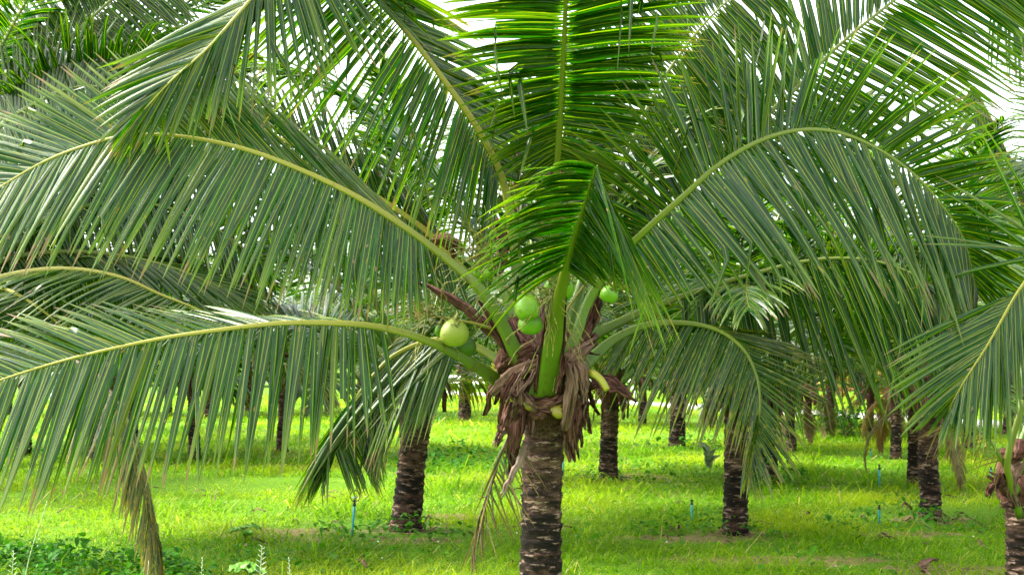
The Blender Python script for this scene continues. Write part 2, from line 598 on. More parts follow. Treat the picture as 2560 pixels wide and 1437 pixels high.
# ------------------------------------------------------------------ trunk, sheath strips
def trunk_geo(path, r_of, n_around=48, ring=.075, dz=.012, seed=0, rough=1.0):
    rg = np.random.default_rng(seed)
    ln = np.linalg.norm(np.diff(np.array(path), axis=0), axis=1).sum()
    m = max(12, int(ln / dz))
    pts, ln = catmull(path, m)
    h = np.linspace(0, ln, m)
    th = np.linspace(0, 2 * math.pi, n_around, endpoint=False)
    # irregular leaf-scar ledges
    edges = [-.05]
    while edges[-1] < ln + .2: edges.append(edges[-1] + ring * rg.uniform(.6, 1.45))
    edges = np.array(edges)
    tilt = rg.normal(0, .35, len(edges)) * ring
    ph = rg.uniform(0, 6.28, len(edges))
    H = h[:, None] + np.zeros((1, n_around))
    wob = .012 * rough * np.sin(3 * th[None] + 9 * H) + .006 * rough * np.sin(11 * th[None] + 31 * H)
    Hs = H + wob
    idx = np.clip(np.searchsorted(edges, h) - 1, 0, len(edges) - 2)
    Hs = Hs + tilt[idx][:, None] * np.cos(th[None] + ph[idx][:, None]) * .5
    idx2 = np.clip(np.searchsorted(edges, Hs.ravel()) - 1, 0, len(edges) - 2).reshape(Hs.shape)
    frac = (Hs - edges[idx2]) / (edges[idx2 + 1] - edges[idx2])
    frac = np.clip(frac, 0, 1)
    prot = (frac ** 2.5 - .25 * (frac > .93)) * .020 * rough
    bump = rg.normal(0, .0022 * rough, H.shape) + .006 * rough * (vnoise(th[None] * 2 + 0 * H, H * 14, 1.5, seed) - .5)
    u = (h / ln)
    R = r_of(u)[:, None] + prot + bump
    T = nrm(np.gradient(pts, axis=0))
    A = nrm(np.cross(T, np.array([0, 1.0, 0.01])))
    B = np.cross(A, T)
    v = pts[:, None] + R[..., None] * (np.cos(th)[None, :, None] * A[:, None] + np.sin(th)[None, :, None] * B[:, None])
    i = np.arange(m - 1)[:, None] * n_around
    j = np.arange(n_around)[None]
    q = np.stack([i + j, i + n_around + j, i + n_around + (j + 1) % n_around, i + (j + 1) % n_around], -1).reshape(-1, 4)
    at = np.stack([1 - frac, np.broadcast_to(u[:, None], H.shape), rg.random(H.shape), 0 * H], -1)
    g = Geo()
    g.add(v.reshape(-1, 3), q=q, a=at.reshape(-1, 4))
    return g


def strip(path, width, seed=0, ncross=7, curl=.5, ref=None, jag=.25, thick=.006, m=16, prof=None):
    """ragged fibrous ribbon following a path, curled across its width, with real thickness"""
    rg = np.random.default_rng(seed)
    pts, ln = catmull(path, m)
    T = nrm(np.gradient(pts, axis=0))
    ref = np.array([0, -1.0, .15]) if ref is None else np.asarray(ref, float)
    Wd = nrm(np.cross(T, ref))
    Nn = nrm(np.cross(Wd, T))
    s = np.linspace(0, 1, m)
    pr = np.interp(s, [0, .15, .6, 1], [.8, 1.0, .75, .12]) if prof is None else prof(s)
    x = np.linspace(-1, 1, ncross)
    ext = 1 + jag * rg.normal(0, .9, ncross)            # ragged end
    pr = pr * (1 + rg.normal(0, .10, m))
    pts = pts + rg.normal(0, .006, pts.shape)
    V = np.zeros((m, ncross, 3))
    for k in range(m):
        ss = np.clip(s[k] * ext, 0, 1.15)
        base = np.stack([np.interp(ss, s, pts[:, c]) for c in range(3)], 1)
        cv = curl * (1 + .3 * math.sin(3 * s[k] + seed))
        V[k] = base + (x * width * .5 * pr[k])[:, None] * Wd[k] + (-(x ** 2) * width * .5 * cv * pr[k] + rg.normal(0, .003, ncross) + .008 * np.sin(x * 7 + seed))[:, None] * Nn[k]
    V2 = V - Nn[:, None] * thick
    v = np.concatenate([V.reshape(-1, 3), V2.reshape(-1, 3)])
    i = np.arange(m - 1)[:, None] * ncross
    j = np.arange(ncross - 1)[None]
    q = np.stack([i + j, i + j + 1, i + ncross + j + 1, i + ncross + j], -1).reshape(-1, 4)
    q2 = q[:, ::-1] + m * ncross
    e = []
    off = m * ncross
    for k in range(m - 1):
        a, b = k * ncross, (k + 1) * ncross
        e.append((a, b, b + off, a + off))
        a, b = a + ncross - 1, b + ncross - 1
        e.append((b, a, a + off, b + off))
    for c in range(ncross - 1):
        e.append((c + 1, c, c + off, c + 1 + off))
        a = (m - 1) * ncross + c
        e.append((a, a + 1, a + 1 + off, a + off))
    r = rg.random()
    at = np.zeros((m, ncross, 4))
    at[..., 0] = (x * .5 + .5)[None] * width * 6
    at[..., 1] = s[:, None] * ln * 2
    at[..., 2] = r
    at = np.concatenate([at.reshape(-1, 4)] * 2)
    g = Geo()
    g.add(v, q=np.vstack([q, q2, np.array(e)]), a=at)
    return g


# ------------------------------------------------------------------ ground, road
m, nt, out = newmat('grassy_soil')
N = NT(nt)
co = N.obj_coord()
n1 = N.noise(co, .8, 5); n2 = N.noise(co, 14, 6, .75); n3 = N.noise(co, .33, 3)
col = N.mix(N.step(n2, .3, .7), (.06, .14, .006), (.11, .22, .010))
col = N.mix(N.step(n1, .55, .75), col, (.18, .29, .02))
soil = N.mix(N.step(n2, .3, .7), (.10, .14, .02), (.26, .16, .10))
col = N.mix(N.math('MULTIPLY', N.step(n3, .60, .70), .8), col, soil)
BARE_AND_CONTACT = [(690, 1330, .75, .42), (800, 1345, .4, .3), (1740, 1345, .9, .35), (1950, 1400, 1.1, .4), (2420, 1425, .9, .4), (1130, 1290, .5, .3), (2270, 1335, .6, .3), (1010, 1350, .6, .35), (1600, 1190, .6, .8), (1012, 1322, .55, .4), (1838, 1332, .5, .4), (2326, 1298, .5, .4), (1520, 1200, .45, .4), (1926, 1206, .45, .4)]  # bare soil patches; those at trunk feet are added as painted contact shadow
geo_ = N.node('ShaderNodeNewGeometry')
sx_ = N.node('ShaderNodeSeparateXYZ')
nt.links.new(geo_.outputs['Position'], sx_.inputs[0])
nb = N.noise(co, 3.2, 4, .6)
for bx, by, brx, bry in BARE_AND_CONTACT:
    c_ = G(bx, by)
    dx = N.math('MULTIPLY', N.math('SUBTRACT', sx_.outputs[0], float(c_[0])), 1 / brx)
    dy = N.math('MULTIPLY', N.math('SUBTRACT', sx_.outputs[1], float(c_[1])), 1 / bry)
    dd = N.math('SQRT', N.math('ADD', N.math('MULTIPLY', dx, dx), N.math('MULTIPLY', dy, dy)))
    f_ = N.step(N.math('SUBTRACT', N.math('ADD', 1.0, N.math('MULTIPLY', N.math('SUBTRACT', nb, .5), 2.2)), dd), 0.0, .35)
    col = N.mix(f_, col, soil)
nt.links.new(N.princ(col, .95, .1, N.bump(n2, .6, .03)), out.inputs[0])
M_SOIL = m
gs = 3000.0
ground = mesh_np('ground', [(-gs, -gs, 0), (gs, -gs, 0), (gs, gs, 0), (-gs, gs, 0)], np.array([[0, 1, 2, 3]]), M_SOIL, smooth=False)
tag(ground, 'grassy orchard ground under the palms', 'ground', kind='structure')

M_ROAD = mat_simple('pale_concrete', (.30, .29, .27), (.40, .39, .36), 2.0, .8, .2)
M_WALL = mat_simple('white_painted_rail', (.72, .72, .72), (.80, .80, .80), 3, .6, .3)
ra, rb = G(1100, 984), G(2150, 1049)
rd = nrm(rb - ra); rn = np.array([-rd[1], rd[0], 0.0])
if rn[1] < 0: rn = -rn
A0, B0 = ra - rd * 60, rb + rd * 60
rv = [A0, B0, B0 + rn * 2.2, A0 + rn * 2.2]
g = Geo()
top = np.array(rv) + Z3 * .10
bot = np.array(rv)
g.add(np.vstack([top, bot]), q=[[0, 1, 2, 3], [4, 5, 1, 0], [5, 6, 2, 1], [6, 7, 3, 2], [7, 4, 0, 3]])
road = g.build('road', M_ROAD, smooth=False)
tag(road, 'pale concrete road along the far edge of the orchard', 'road', kind='structure')


def grass_blades(n, zr, seed, hmul=1.0):
    rg = np.random.default_rng(seed)
    z = np.exp(rg.uniform(math.log(zr[0]), math.log(zr[1]), n))
    x = rg.uniform(-1, 1, n) * (z * .44 + .6)

    dn = vnoise(x, z, 2.6, 3)
    bare = vnoise(x, z, .9, 21)
    bd = np.zeros(n)
    for bx, by, brx, bry in BARE_AND_CONTACT:
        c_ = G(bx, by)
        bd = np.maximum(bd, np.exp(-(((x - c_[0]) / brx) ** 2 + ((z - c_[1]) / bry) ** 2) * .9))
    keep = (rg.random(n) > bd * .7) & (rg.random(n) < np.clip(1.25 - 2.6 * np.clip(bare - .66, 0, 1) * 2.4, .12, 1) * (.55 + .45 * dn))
    x, z, dn = x[keep], z[keep], dn[keep]
    n = len(x)
    patch = vnoise(x, z, 1.1, 9)
    far = (z / 9.0)
    h = rg.gamma(4, .012, n) * (.6 + .9 * dn) * far ** .35 * hmul
    h = h * np.where(rg.random(n) < .05, 2.2, 1.0) * (.6 + .9 * vnoise(x, z, 7, 31))
    w = rg.uniform(.004, .012, n) * far ** .95
    az = rg.uniform(0, 6.283, n)
    lean = rg.uniform(.6, 2.8, n)
    dirx, diry = np.cos(az), np.sin(az)
    base = np.stack([x, z, np.zeros(n)], 1)
    sx, sy = -np.sin(az + .6), np.cos(az + .6)
    side = np.stack([sx, sy, 0 * sx], 1)
    ld = np.stack([dirx, diry, 0 * dirx], 1)
    p1 = base + (h * .6)[:, None] * Z3 + ld * (h * lean * .35)[:, None]
    p2 = base + (h * .95)[:, None] * Z3 * (1 - .25 * lean[:, None]) + ld * (h * lean)[:, None]
    hw = (w / 2)[:, None]
    v = np.stack([base - side * hw, base + side * hw, p1 + side * hw * .8, p1 - side * hw * .8, p2], 1)
    k = np.arange(n) * 5
    q = np.stack([k, k + 1, k + 2, k + 3], 1)
    t = np.stack([k + 3, k + 2, k + 4], 1)
    a = np.zeros((n, 5, 4))
    a[:, :, 1] = np.array([0, 0, .6, .6, 1])
    a[:, :, 2] = rg.random(n)[:, None]
    a[:, :, 3] = np.clip((patch - .35) * 1.6, 0, 1)[:, None]
    return v.reshape(-1, 3), q, t, a.reshape(-1, 4)


M_GRASS = mat_grass('bright_grass', (.05, .17, .002), (.20, .34, .004), (.27, .35, .010), (.40, .33, .15), .45)
g = Geo()
g.add(*grass_blades(260000, (9.6, 75), 5))
grass = g.build('grass', M_GRASS)
tag(grass, 'bright green grass growing under the palms', 'grass', kind='stuff')

M_WEED = mat_grass('broad_weed_leaf', (.012, .075, .006), (.035, .15, .008), (.09, .28, .008), (.2, .3, .05), .3)


def oval_leaves(centres, rg, size, hgt, bright):
    n = len(centres)
    az = rg.uniform(0, 6.283, n); el = rg.normal(.15, .45, n)
    d = np.stack([np.cos(az) * np.cos(el), np.sin(az) * np.cos(el), np.sin(el)], 1)
    sd_ = nrm(np.cross(d, Z3) + rg.normal(0, .25, (n, 3)))
    nn = np.cross(sd_, d)
    L = size * rg.uniform(.6, 1.35, n)
    W = L * rg.uniform(.5, .75, n)
    prof = [(0, .12), (.3, .95), (.62, .85), (1.0, .05)]
    v = np.zeros((n, 12, 3))
    for i, (s, w) in enumerate(prof):
        c = centres + d * (L * s)[:, None] - Z3 * (L * .25 * s * s)[:, None]
        v[:, i * 3] = c - sd_ * (W * w / 2)[:, None] + nn * (W * w * .12)[:, None]
        v[:, i * 3 + 1] = c
        v[:, i * 3 + 2] = c + sd_ * (W * w / 2)[:, None] + nn * (W * w * .12)[:, None]
    k = (np.arange(n) * 12)[:, None, None]
    i = (np.arange(3) * 3)[None, :, None]; j = np.arange(2)[None, None]
    q = np.stack([k + i + j, k + i + j + 1, k + i + j + 4, k + i + j + 3], -1).reshape(-1, 4)
    a = np.zeros((n, 12, 4))
    a[:, :, 2] = (rg.random(n) * .92)[:, None]
    a[:, :, 3] = bright[:, None] if isinstance(bright, np.ndarray) else bright
    return v.reshape(-1, 3), q, None, a.reshape(-1, 4)


def weed_patch(geo, px, py, rx, ry, n, size, hgt, bright, rg):
    """rx, ry in metres on the ground round the ground point of a photo pixel"""
    c = G(px, py)
    r = np.sqrt(rg.random(n)); a = rg.uniform(0, 6.283, n)
    x = c[0] + r * np.cos(a) * rx; y = c[1] + r * np.sin(a) * ry
    cl = vnoise(x, y, 5, 4)
    keep = rg.random(n) < np.clip(cl * 1.7 - .2, .1, 1)
    x, y, r, cl = x[keep], y[keep], r[keep], cl[keep]
    z = rg.random(len(x)) ** .7 * hgt * (1 - .7 * r ** 2) * (.5 + cl)
    geo.add(*oval_leaves(np.stack([x, y, z], 1), rg, size, hgt, np.clip(bright + rg.normal(0, .2, len(x)), 0, 1)))


rw = np.random.default_rng(11)
g = Geo()
weed_patch(g, 170, 1440, 1.0, .8, 2000, .07, .22, .12, rw)
weed_patch(g, -40, 1420, .7, .8, 900, .07, .22, .12, rw)
weed_patch(g, 380, 1470, .5, .5, 350, .07, .25, .2, rw)
weed_patch(g, 120, 1160, 1.6, 2.4, 500, .09, .22, .2, rw)
weed_patch(g, 1010, 1335, .75, .6, 420, .07, .20, .45, rw)
weed_patch(g, 880, 1335, .5, .6, 200, .06, .18, .45, rw)
weed_patch(g, 1120, 1160, 1.1, 2.2, 700, .10, .30, .25, rw)
weed_patch(g, 1520, 1205, .5, .6, 150, .08, .2, .3, rw)
weed_patch(g, 1700, 1120, 1.0, 1.3, 250, .11, .28, .3, rw)
weed_patch(g, 1930, 1212, .7, .7, 260, .09, .36, .3, rw)
weed_patch(g, 2260, 1320, .9, .7, 420, .07, .26, .4, rw)
weed_patch(g, 1760, 1335, .8, .6, 380, .06, .2, .4, rw)
weed_patch(g, 1640, 1180, 1.2, 2.0, 220, .09, .16, .3, rw)
weed_patch(g, 640, 1420, .8, .5, 220, .06, .16, .5, rw)
for k in range(26):
    weed_patch(g, rw.uniform(-50, 2600), rw.uniform(1040, 1437), .6, .9, 60, .07, .14, .6, rw)
weeds = g.build('ground_cover', M_WEED)
tag(weeds, 'low dark green weeds with oval leaves among the grass', 'ground cover', kind='stuff')

# tiny pink and white flowers scattered in the grass
M_PETAL = mat_simple('pale_pink_petal', (.6, .35, .5), (.75, .7, .72), 3, .6, .2)
g = Geo()
for k in range(26):
    c = G(rw.uniform(600, 2500), rw.uniform(1180, 1436)) + Z3 * rw.uniform(.06, .14)
    r = rw.uniform(.006, .010)
    th = np.linspace(0, 2 * math.pi, 6)[:-1]
    v = [c + Z3 * .004] + [c + r * np.array([math.cos(a), math.sin(a) * .8, math.sin(a) * .5]) for a in th]
    g.add(v, t=[[0, i + 1, (i + 1) % 5 + 1] for i in range(5)])
o = g.build('wildflowers', M_PETAL)
tag(o, 'tiny pale pink flowers scattered through the grass', 'flowers', kind='stuff')

# dry leaflets and fibre scraps lying in the grass
g = Geo()
for k in range(150):
    c = G(rw.uniform(-50, 2600), rw.uniform(1130, 1437)) if k < 80 else G(*[(1012, 1322), (1838, 1332), (2326, 1298), (1520, 1200), (1926, 1206)][k % 5]) + np.array([rw.normal(0, .35), rw.normal(0, .3), 0])
    a = rw.uniform(0, 6.28); l = rw.uniform(.08, .4)
    e = np.array([math.cos(a), math.sin(a), 0])
    g0 = strip([c + Z3 * .02, c + e * l * .5 + Z3 * rw.uniform(.03, .09), c + e * l + Z3 * .015], rw.uniform(.012, .035), k, 3, .3, (0, 0, 1), .2, .002, 7)
    g.add(g0.v[0], q=g0.q[0], a=g0.a[0])
o = g.build('leaf_litter', M_FIBRE_P)
tag(o, 'dry brown leaf scraps scattered in the grass round the trunks', 'leaf litter', kind='stuff')

# ------------------------------------------------------------------ the main palm
D = 9.2
base = G(1352, 1506)
main = empty('coconut_palm', base, 'big coconut palm in the middle carrying green coconuts', 'palm tree')
mo = np.array(main.location)
tb, tt_ = P(1353, 1506, base[1] / math.cos(PITCH) * .998), P(1362, 1020, D)
tp = [np.array([base[0], base[1], -.05]), P(1353, 1350, D), P(1355, 1200, D), P(1360, 1090, D), P(1362, 1015, D)]
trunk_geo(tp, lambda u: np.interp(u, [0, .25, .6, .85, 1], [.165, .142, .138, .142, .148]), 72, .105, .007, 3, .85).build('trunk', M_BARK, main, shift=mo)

# fibrous core of the crown
pc, _ = catmull([P(1362, 1060, D), P(1365, 980, D), P(1368, 900, D + .02), P(1370, 800, D + .05)], 50)
v, q, t, a = tube(pc, np.interp(np.linspace(0, 1, 50), [0, .15, .4, .7, 1], [.15, .20, .25, .22, .12]), 40)
nz = vnoise(v[:, 0] * 30 + v[:, 1] * 12, v[:, 2] * 12, 1.0, 8)
cen = pc[np.clip((a[:, 1] * 49).astype(int), 0, 49)]
v = cen + (v - cen) * (.86 + .3 * nz[:, None])
a[:, 0] *= 6; a[:, 1] *= 2
g = Geo(); g.add(v, q=q, t=t, a=a)
g.build('crown_base', M_FIBRE, main, shift=mo)

# big named fronds ---------------------------------------------------------------
# upper left arching frond
frond_px(main, [(1310, 925, -.18), (1290, 880, -.28), (1250, 800, -.32), (1200, 720, -.36), (1120, 650, -.4), (1000, 560, -.55), (850, 470, -.7), (650, 385, -.8),
                (480, 345, -.85), (330, 338, -.9), (200, 368, -.9), (80, 420, -.9), (-60, 510, -.9), (-160, 600, -.9)], D, .26,
         [(.25, 138, -.3, 300), (.30, 136, -.3, 430), (.41, 134, -.3, 430), (.55, 131, -.3, 390), (.65, 140, -.25, 340), (.73, 150, -.2, 290),
          (.80, 164, -.2, 250), (.9, 186, -.1, 200), (1, 205, 0, 120)],
         [(.25, -86, .3, 200), (.30, -93, .3, 280), (.41, -106, .35, 370), (.55, -115, .35, 400), (.65, -118, .3, 390), (.73, -116, .3, 370),
          (.82, -114, .3, 340), (.9, -114, .3, 280), (1, -120, .2, 160)],
         n=104, w=.06, w0=.068, tint=(1.1, 1.05, 1.0), stalkmat=M_STALK_Y, droop=(.04, .22), spread=.035, kink=.08, seg=10, tilt=(-.3, .12))
# lower left frond with its hanging comb
frond_px(main, [(1260, 975, -.05), (1235, 945, -.15), (1150, 890, -.4), (1050, 845, -.65), (950, 818, -.8), (850, 808, -.95), (700, 808, -1.1), (520, 828, -1.2),
                (380, 850, -1.25), (200, 890, -1.3), (60, 930, -1.3), (-80, 980, -1.3), (-200, 1040, -1.3)], D, .285,
         [(.27, 175, -.85, 200), (.38, 172, -.8, 260), (.5, 165, -.55, 300), (.6, 158, -.25, 260), (.75, 157, -.2, 280), (.85, 160, -.2, 240), (1, 170, 0, 140)],
         [(.27, -76, .2, 200), (.34, -88, .25, 330), (.42, -94, .25, 370), (.53, -100, .25, 390), (.62, -104, .25, 390), (.75, -106, .25, 400), (.85, -106, .25, 370), (1, -110, .2, 200)],
         n=70, w=.066, w0=.062, tint=(1.15, 1.05, 1.1), stalkmat=M_STALK_Y, droop=(.15, .22), kink=.06, seg=10, spread=.035, tilt=(-.45, .1))
# front frond coming at the camera, its tip snapped off
frond_px(main, [(1368, 985, -.26), (1378, 900, -.40), (1388, 830, -.52), (1400, 740, -.70), (1425, 640, -.95), (1455, 540, -1.3), (1480, 455, -1.6), (1493, 415, -1.78)], D, .50,
         [(.48, 205, .15, 260), (.56, 197, .1, 320), (.66, 187, .05, 330), (.76, 180, .0, 310), (.86, 176, -.05, 280), (.94, 168, -.1, 210), (1, 158, -.1, 150)],
         [(.48, -30, .2, 90), (.56, -38, .25, 130), (.66, -46, .3, 220), (.78, -54, .3, 360), (.9, -60, .3, 460), (.97, -66, .3, 500), (1, -78, .3, 420)],
         n=62, w=.056, w0=.15, tint=(1.1, 1.1, .85), droop=(.75, .4), cut=.45, kink=.04, seg=9, spread=.04, flat=.5, tilt=(.25, .1))
# right arching frond
frond_px(main, [(1412, 950, -.15), (1425, 890, -.25), (1445, 830, -.24), (1478, 740, -.22), (1540, 650, -.25), (1620, 570, -.4), (1720, 480, -.5), (1800, 410, -.55), (1900, 352, -.6),
                (2000, 325, -.6), (2100, 332, -.6), (2200, 375, -.6), (2290, 440, -.6), (2360, 520, -.6), (2410, 600, -.6), (2440, 720, -.6)], D, .23,
         [(.22, 178, -.2, 220), (.30, 155, -.2, 300), (.37, 130, -.2, 330), (.44, 108, -.15, 330), (.51, 93, -.1, 320), (.58, 77, -.1, 310), (.645, 57, -.1, 310),
          (.716, 38, -.1, 300), (.79, 22, -.1, 270), (.86, 4, -.1, 230), (.92, -18, 0, 200), (1, -55, 0, 130)],
         [(.22, -62, .2, 160), (.30, -52, .25, 230), (.37, -50, .3, 330), (.44, -53, .3, 410), (.51, -59, .3, 460), (.58, -63, .3, 490), (.645, -67, .3, 500),
          (.716, -73, .3, 490), (.79, -79, .3, 460), (.86, -84, .25, 400), (.92, -90, .2, 340), (1, -95, .1, 200)],
         n=84, w=.068, w0=.07, tint=(.85, .95, .85), droop=(.12, .2), spread=.05, kink=.18, seg=10, tilt=(.65, -.15))
# upright frond in the centre
frond_px(main, [(1378, 930, .2), (1385, 700, .3), (1390, 480, .15), (1400, 300, -.05), (1408, 150, -.3), (1415, 0, -.6), (1425, -150, -.9), (1450, -300, -1.4), (1480, -380, -1.9)], D, .36,
         [(.34, 215, .2, 130), (.42, 200, .1, 210), (.5, 188, .1, 270), (.6, 178, .1, 310), (.7, 174, .1, 330), (.85, 170, .2, 330), (1, 165, .4, 200)],
         [(.34, -35, .2, 130), (.42, -8, 0, 260), (.5, 6, -.1, 350), (.6, 14, -.1, 390), (.7, 18, -.1, 400), (.85, 20, 0, 400), (1, 30, .3, 200)],
         n=112, w=.074, w0=.088, tint=(.8, .92, .65), droop=(.3, .22), spread=.04, kink=.12, seg=9, tilt=(.2, .2))
# tall frond arching up left, over the top of the picture, tip hanging back in
frond_px(main, [(1330, 930, .15), (1297, 700, .3), (1265, 480, .3), (1205, 340, .2), (1120, 215, .1), (1040, 110, 0), (960, 15, -.1), (880, -75, -.25), (790, -130, -.45), (690, -70, -.7),
                (600, 30, -.9), (520, 120, -1.0), (430, 200, -1.1), (360, 275, -1.15)], D, .28,
         [(.28, -20, -.7, 200), (.45, -15, -.7, 330), (.6, -10, -.6, 360), (.72, -70, 0, 330), (.8, -100, .2, 330), (.86, -106, .2, 300), (.93, -118, .1, 260), (1, -125, .1, 160)],
         [(.28, -96, .2, 260), (.36, -103, .25, 380), (.47, -116, .25, 420), (.57, -132, .2, 430), (.66, -140, .2, 400), (.72, -120, .2, 340), (.79, -150, .1, 340), (.86, -160, .1, 340), (.93, -157, .1, 270), (1, -135, 0, 150)],
         n=124, w=.062, w0=.085, spread=.045, tint=(1.1, 1.1, .7), droop=(.2, .18), kink=.10, seg=9, stalkmat=M_STALK_Y, tilt=(.2, .3))
# frond lying behind the upper left one
frond_px(main, [(1335, 940, .15), (1255, 800, .2), (1150, 665, .25), (1080, 590, .3), (1000, 530, .3), (900, 465, .3), (800, 405, .3), (700, 345, .3), (600, 300, .3), (480, 290, .3)], D, .34,
         [(.33, 120, -.5, 200), (.5, 112, -.5, 290), (.7, 108, -.4, 300), (.85, 120, -.3, 250), (1, 150, 0, 120)],
         [(.33, -70, .2, 220), (.5, -85, .2, 300), (.7, -100, .2, 320), (.85, -115, .2, 260), (1, -140, 0, 120)],
         n=80, w=.05, w0=.085, tint=(1.0, 1, 1.0), stalkmat=M_STALK_Y, kink=.25, droop=(.3, .4), tilt=(-.5, 0))
# lower right frond hanging over
frond_px(main, [(1425, 945, .1), (1480, 895, .15), (1540, 845, .25), (1620, 812, .3), (1720, 808, .3), (1800, 828, .25), (1860, 875, .15), (1893, 945, .1), (1900, 1020, .05),
                (1888, 1085, .05), (1868, 1140, .05)], D, .24,
         [(.22, 4, -.35, 280), (.3, 0, -.35, 380), (.4, -8, -.3, 400), (.5, -14, -.2, 340), (.6, -18, -.1, 270), (.69, -24, .0, 210), (.8, -42, .1, 180), (.91, -60, .1, 170), (1, -80, .1, 120)],
         [(.22, -130, .2, 160), (.3, -123, .2, 240), (.4, -118, .25, 300), (.5, -116, .25, 320), (.6, -114, .25, 290), (.7, -112, .25, 240), (.8, -108, .2, 190), (.91, -102, .2, 150), (1, -98, .1, 120)],
         n=60, w=.045, w0=.075, leafmat=M_LEAF_OLD, tint=(.8, 1.15, .65), kink=.12, droop=(.14, .2), seg=9, tilt=(-.5, .35))
# middle right frond, long hanging leaflets
frond_px(main, [(1410, 940, .2), (1470, 850, .45), (1560, 800, .6), (1660, 757, .7), (1790, 712, .75), (1900, 680, .7), (2000, 655, .65), (2100, 645, .6), (2200, 655, .55), (2290, 690, .5), (2350, 750, .5)], D, .38,
         [(.36, -10, -.5, 220), (.5, -6, -.6, 330), (.7, -8, -.5, 330), (.85, -18, -.3, 260), (1, -45, 0, 130)],
         [(.36, -90, .2, 200), (.45, -87, .25, 330), (.55, -80, .25, 420), (.7, -73, .25, 460), (.82, -70, .25, 440), (.92, -74, .2, 360), (1, -80, .1, 200)],
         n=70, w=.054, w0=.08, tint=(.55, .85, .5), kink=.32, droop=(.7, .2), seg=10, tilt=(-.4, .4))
# top right frond against the sky
frond_px(main, [(1440, 900, .3), (1500, 700, .7), (1640, 520, 1.0), (1800, 380, 1.2), (1960, 250, 1.3), (2080, 130, 1.35), (2180, 45, 1.35), (2270, -20, 1.35), (2400, -80, 1.35), (2520, -90, 1.35)], D, .42,
         [(.4, 130, -.1, 250), (.55, 112, -.1, 280), (.7, 95, -.1, 260), (.85, 75, 0, 220), (1, 40, 0, 120)],
         [(.4, -38, .1, 330), (.55, -30, .1, 420), (.7, -28, .1, 440), (.85, -33, .1, 400), (1, -45, .1, 160)],
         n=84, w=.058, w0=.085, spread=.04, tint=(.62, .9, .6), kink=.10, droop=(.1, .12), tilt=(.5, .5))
# dark frond behind, hanging leaflets
frond_px(main, [(1415, 900, .3), (1470, 650, .7), (1560, 400, .9), (1640, 230, 1.0), (1720, 110, 1.0), (1800, 20, 1.0), (1900, -60, 1.0)], D, .40,
         [(.38, 168, -.2, 260), (.6, 150, -.2, 340), (.8, 130, -.2, 340), (1, 90, -.2, 200)],
         [(.38, -60, .1, 250), (.6, -55, .1, 380), (.8, -52, .1, 400), (1, -40, .1, 200)],
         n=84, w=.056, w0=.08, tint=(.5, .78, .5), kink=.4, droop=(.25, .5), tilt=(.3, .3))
# low frond behind on the left, drooping and yellowing
frond_px(main, [(1310, 955, .1), (1230, 890, .2), (1150, 850, .25), (1070, 852, .3), (990, 885, .3), (935, 935, .25), (886, 1000, .2), (856, 1065, .2), (838, 1115, .2)], D, .30,
         [(.28, -140, .1, 280), (.5, -130, .15, 370), (.7, -124, .2, 360), (.85, -118, .2, 290), (1, -110, .1, 140)],
         [(.28, -108, .3, 230), (.45, -112, .3, 340), (.6, -98, .2, 300), (.75, -78, .1, 240), (.9, -62, .1, 210), (1, -72, .1, 140)],
         n=84, w=.046, w0=.07, leafmat=M_LEAF, tint=(.85, .95, .6), kink=.12, droop=(.2, .2), stalkmat=M_STALK_Y, label='drooping frond with bunched hanging leaflets')
# dead brown frond hanging under the crown
frond_px(main, [(1300, 1040, -.1), (1272, 1090, -.2), (1245, 1160, -.22), (1215, 1240, -.22), (1192, 1320, -.22), (1180, 1385, -.22)], D, .12,
         [(.1, -112, .1, 200), (.5, -110, .1, 170), (1, -100, 0, 60)],
         [(.1, -62, .1, 170), (.4, -66, .1, 190), (.7, -80, .1, 130), (1, -95, 0, 60)],
         n=26, w=.017, w0=.022, leafmat=M_LEAF_GREY, stalkmat=M_STALK_DEAD, spread=.12, tint=(.7, .66, .55), kink=.1, droop=(.15, .15), label='small withered frond hanging beside the trunk', cut=.1)
# fronds on the far side of the crown
crown = P(1370, 900, D + .1) - mo
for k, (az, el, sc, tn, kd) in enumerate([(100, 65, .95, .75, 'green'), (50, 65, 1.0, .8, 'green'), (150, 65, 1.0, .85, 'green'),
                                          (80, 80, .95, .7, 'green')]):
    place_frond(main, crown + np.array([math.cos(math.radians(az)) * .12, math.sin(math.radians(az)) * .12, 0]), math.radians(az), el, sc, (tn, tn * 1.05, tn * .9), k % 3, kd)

# brown fibrous sheaths round the stalk bases
def S(pts, w, seed, mat=M_FIBRE, curl=.5, jag=.25, prof=None, label=None, ref=None):
    o = strip([P(x, y, D + dz) for x, y, dz in pts], w, seed, 9, curl, ref, jag, prof=prof).build('leaf_sheath', mat, main, shift=mo)
    if label: o['label'] = label
    return o

wide = lambda s: np.interp(s, [0, .2, .7, 1], [.5, 1, .9, .35])
blunt = lambda s: np.interp(s, [0, .5, 1], [.8, 1, .75])
S([(1230, 985, -.2), (1290, 930, -.33), (1350, 905, -.36), (1345, 890, -.3)], .10, 1, M_FIBRE_P, .4, prof=wide)
S([(1245, 930, -.15), (1275, 890, -.3), (1330, 870, -.3)], .18, 2, M_FIBRE, .5, prof=wide)
S([(1430, 1010, -.28), (1425, 940, -.36), (1455, 870, -.28), (1500, 850, -.15)], .15, 3, M_FIBRE, .5, prof=wide)
S([(1400, 930, -.33), (1440, 890, -.34), (1490, 845, -.2)], .13, 4, M_FIBRE_P, .5, prof=wide)
S([(1300, 1000, -.3), (1350, 1005, -.36), (1400, 995, -.36), (1440, 950, -.3)], .08, 5, M_FIBRE, .4, prof=wide)
S([(1425, 905, -.38), (1432, 960, -.42), (1420, 1030, -.40), (1410, 1075, -.36)], .10, 6, M_FIBRE_P, .6, .4)
